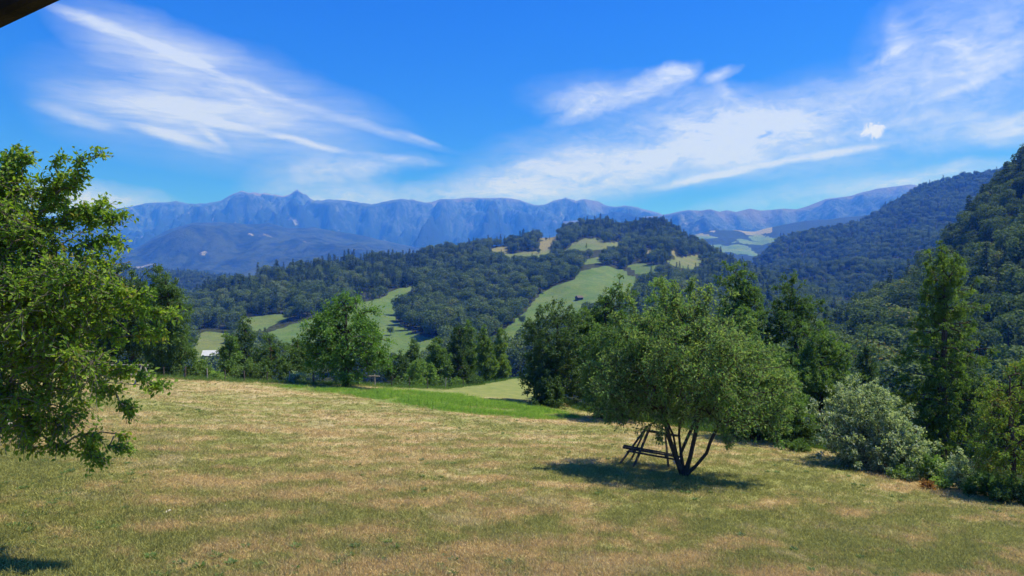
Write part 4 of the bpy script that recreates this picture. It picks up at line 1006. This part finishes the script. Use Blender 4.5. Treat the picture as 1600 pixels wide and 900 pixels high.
# ------------------------------------------------------------------ timber bench frame under the tree
def bench_frame():
    b = gp(1015, 19.9); root = link('timber_frame', None, label='rough dark timber trestle bench leaning beside the stems of the lone lawn tree', cat='bench', loc=tuple(b))
    dpt = 19.9; Q = lambda u, v, dd=0: PT(u, v, dpt+dd)-b
    W = M['old_wood']
    def part(nm, segs):
        mb = MB()
        for a, c, w_ in segs: mb.beam(a, c, w_, w_*.9)
        return link(nm, mb.mesh(nm, W), root)
    gl = lambda u, dd: gp(u, dpt+dd)-b-np.array([0,0,.05])
    tA, tB = Q(1009,671), Q(1044,678)
    part('leg', [(gl(966,-.45), tA+[-.0,-.05,.05], .055)]); part('leg', [(gl(989,-.75), tA+[.12,.05,.03], .065)])
    part('leg', [(gl(1045,-.5), tB+[-.1,-.05,.05], .055)]); part('leg', [(gl(1062,.5), tB+[0,.05,.03], .055)]); part('leg', [(gl(985,.6), tA+[.02,.08,.02], .05)])
    part('top_rail', [(tA+[-.08,-.03,.0], tB+[.35,0,-.05], .05)]); part('top_rail', [(tA+[.05,.1,-.07], tB+[.3,.12,-.09], .045)])
    sA, sB = Q(973,699,-.3), Q(1062,714,-.3)
    part('seat_plank', [(sA, sB, .065)]); part('seat_plank', [(sA+[.12,-.18,-.06], sB+[.05,-.2,-.06], .055)]); part('seat_plank', [(sA+[.05,.16,.02], sB+[-.15,.18,.02], .06)])
    part('cross_bar', [(Q(980,706,-.5), Q(995,703,.3), .05)]); part('cross_bar', [(Q(1040,713,-.6), Q(1054,710,.3), .05)])
bench_frame()
def grey_bench():
    dp = 34; b = gp(200, dp); root = link('picnic_bench', None, label='weathered grey wooden bench with slanted legs at the left end of the fence', cat='bench', loc=tuple(b))
    W = M['grey_wood']
    def part(nm, a, c, w_, h_=None):
        mb = MB(); mb.beam(a, c, w_, h_ or w_); return link(nm, mb.mesh(nm, W), root)
    g = lambda x, y: float(G(b[0]+x, b[1]+y))-b[2]-.04
    for x in (-.75, .75):
        part('leg', (x-.25,-.35,g(x-.25,-.35)), (x-.05,0,.92), .07); part('leg', (x+.25,.35,g(x+.25,.35)), (x+.02,.05,.92), .07)
        part('cross_bar', (x-.15,-.4,.42), (x+.12,.4,.42), .06)
    for y in (-.3, -.12): part('seat_plank', (-1.0,y,.47), (1.0,y,.47), .16, .04)
    part('back_rail', (-1.0,.0,.92), (1.0,.0,.92), .07); part('back_rail', (-.95,-.05,.68), (.6,-.05,.66), .05)
grey_bench()

# ------------------------------------------------------------------ wire fence along the far lawn edge
def fence():
    us = [196,226,256,289,324,352,382,417,452,490,525,560,586,612,640,668,696,724]
    ps = []
    for i, uu in enumerate(us):
        dd = float(interp(uu, EDGE))+.2+.12*((i*7) % 5)
        ps.append(gp(uu, dd))
    root = link('wire_fence', None, label='low wire fence on thin grey posts along the far edge of the lawn', cat='fence', loc=tuple(ps[0]))
    rr = random.Random(4); tops = []
    for i, p in enumerate(ps):
        q = p-ps[0]; h = .62+.12*rr.random(); mb = MB(); w_ = .06 if i % 3 else .085
        top = q+np.array([rr.uniform(-.04,.04), 0, h]); mb.beam(q-[0,0,.1], top, w_, w_, taper=.85)
        link('post', mb.mesh('post', M['grey_wood' if i % 4 == 0 else 'old_wood']), root); tops.append((q, h, top))
    for f_ in (.93, .58):
        mb = MB(); pts = []
        for i in range(len(tops)):
            p = tops[i][0]*(1-f_)+tops[i][2]*f_; pts.append(p)
            if i < len(tops)-1: pts.append((p+(tops[i+1][0]*(1-f_)+tops[i+1][2]*f_))/2-[0,0,.03])
        mb.tube(pts, .0022, 4); link('wire', mb.mesh('wire', M['wire']), root)
    # crossbar of the H-shaped post
    mb = MB(); q = tops[12][2]; mb.beam(q+[-.35,-.05,-.1], q+[.35,-.05,-.12], .07); link('crossbar', mb.mesh('crossbar', M['grey_wood']), root)
fence()

# ------------------------------------------------------------------ barns on the hill
def barn(name, u, d, w_, l_, h_, rz, roofmat, label):
    x = (u-800)/F*d; uu, t, z = hillD.at(np.array([x]), np.array([d])); z = float(z[0])
    root = link(name, None, label=label, cat='barn', loc=(x, d, z)); root.rotation_euler = (0,0,rz)
    mb = MB(); mb.box((0,0,h_/2-.6), (l_, w_, h_+1.2)); rh = w_*.36
    mb.add([(-l_/2,-w_/2,h_),(-l_/2,w_/2,h_),(-l_/2,0,h_+rh),(l_/2,-w_/2,h_),(l_/2,w_/2,h_),(l_/2,0,h_+rh)], [[0,2,1],[3,4,5]])
    wl_ = link('wall', mb.mesh('wall', M['wall_wood']), root)
    for sg in (-1, 1):
        m2 = MB(); o = .5; a = np.array([0, sg*(w_/2+o), h_-rh*o/(w_/2)]); c = np.array([0, 0, h_+rh])
        nrm = np.array([0, sg*rh, w_/2]); nrm = nrm/np.linalg.norm(nrm)*.12
        X_ = np.array([l_/2+.4, 0, 0])
        v = [a-X_, a+X_, c+X_, c-X_, a-X_+nrm, a+X_+nrm, c+X_+nrm, c-X_+nrm]
        m2.add(v, [[0,1,2,3],[7,6,5,4],[0,4,5,1],[1,5,6,2],[2,6,7,3],[3,7,4,0]]); link('roof', m2.mesh('roof', M[roofmat]), root)
    m3 = MB(); m3.box((l_*.15,-w_/2-.04,1.1), (1.6,.08,2.2)); link('door', m3.mesh('door', M['eave_wood']), root)
barn('barn', 330, 400, 7, 8.5, 2.6, .2, 'metal_roof', 'barn with a bright pale metal roof on the small field left of the walnut')
barn('barn', 562, 790, 6, 10, 2.6, -.2, 'metal_roof', 'tiny pale-roofed barn above the walnut crown where the meadow meets the wood')
barn('barn', 905, 640, 4.5, 6, 2.2, .5, 'red_roof', 'small dark hut among bushes on the meadow right of the round wood')

# ------------------------------------------------------------------ small things on the lawn
def stone(name, pos, sx, sy, sz, seed, label, cat='stone', mat='stone'):
    r = np.random.default_rng(seed); import bmesh
    bm = bmesh.new(); bmesh.ops.create_icosphere(bm, subdivisions=3, radius=1)
    for v in bm.verts:
        p = np.array(v.co); n = float(fbm(np.array([p[0]*1.5+seed*3+5]), np.array([p[1]*1.5+p[2]*1.7+9]), 3)[0])
        v.co = v.co*(.7+.6*n); v.co.x *= sx; v.co.y *= sy; v.co.z *= sz
    me = bpy.data.meshes.new(name); bm.to_mesh(me); bm.free(); me.materials.append(M[mat])
    o = link(name, me, None, label, cat, None, None, tuple(pos)); o.rotation_euler = (0,0,r.random()*3)
def on_lawn(u, v):
    k = (u-800)/F; c = (v-450)/F; return gp(u, 3.2/(c-.085-.07*k))
stone('stone', on_lawn(263,804)+[0,0,.02], .085,.04,.035, 1, 'pale flat stone lying on the dry grass at lower left')
stone('stone', on_lawn(243,787)+[0,0,.015], .035,.03,.025, 2, 'tiny pale stone just above the flat stone on the lawn')
stone('stone', on_lawn(352,794)+[0,0,.015], .03,.03,.02, 3, 'small pale pebble lying right of the flat stone on the lawn')
stone('boulder', on_lawn(4,668)+[0,0,.1], .24,.2,.24, 4, 'pale boulder on the grass behind the plum tree at the left edge', 'boulder')
stone('stone', on_lawn(1058,727)+[0,0,.08], .12,.12,.14, 6, 'pale grey stone at the foot of the lone lawn tree')
AT('rust_plant', 'small rusty orange dead plant at the lawn edge right of the silvery bush', 1442, 1470, 757, 767, 19.2, 'leaf_rust', seed=140, shape='bush', cat='plant', leaf=.07)

# ------------------------------------------------------------------ corner of the house eave above the camera
def eave():
    a, c = PT(-240, 105, 1.35), PT(300, -149, 1.35)
    root = link('roof_eave', None, label='dark underside of a wooden roof eave in the top left corner', cat='roof', loc=tuple(a))
    d = (c-a); back = np.array([-.5, -.6, .62]); up = np.array([-.25,0,.4])
    mb = MB(); mb.beam((0,0,.0), d, .045, .10, up=(0,0,1)); 
    r_ = unit(np.cross(d, back)); 
    link('fascia', mb.mesh('fascia', M['eave_wood']), root)
    perp = np.array([-d[2], 0, d[0]]); perp = perp/np.linalg.norm(perp)
    for i in range(7):
        o = perp*(.035+.145*i)+np.array([0,-.02-.05*i,0]); m2 = MB(); m2.beam(o+perp*.07, o+perp*.07+d, .03, .14, up=perp); link('board', m2.mesh('board', M['eave_wood']), root)
eave()

# ------------------------------------------------------------------ haze
HZ_DENS = 2.1e-4
m, nt, out = new_mat('haze'); pv = N(nt, 'ShaderNodeVolumePrincipled')
pv.inputs['Density'].default_value = HZ_DENS; pv.inputs['Color'].default_value = (.04,.2,1.0,1); pv.inputs['Absorption Color'].default_value = (1,1,1,1)
pv.inputs['Anisotropy'].default_value = .1
L(nt, pv.outputs[0], out.inputs['Volume'])
mb = MB(); mb.box((0, 6800, 720), (39000, 20000, 1640)); link('haze', mb.mesh('haze', m), kind='stuff', label='thin blue summer haze filling the valley air')
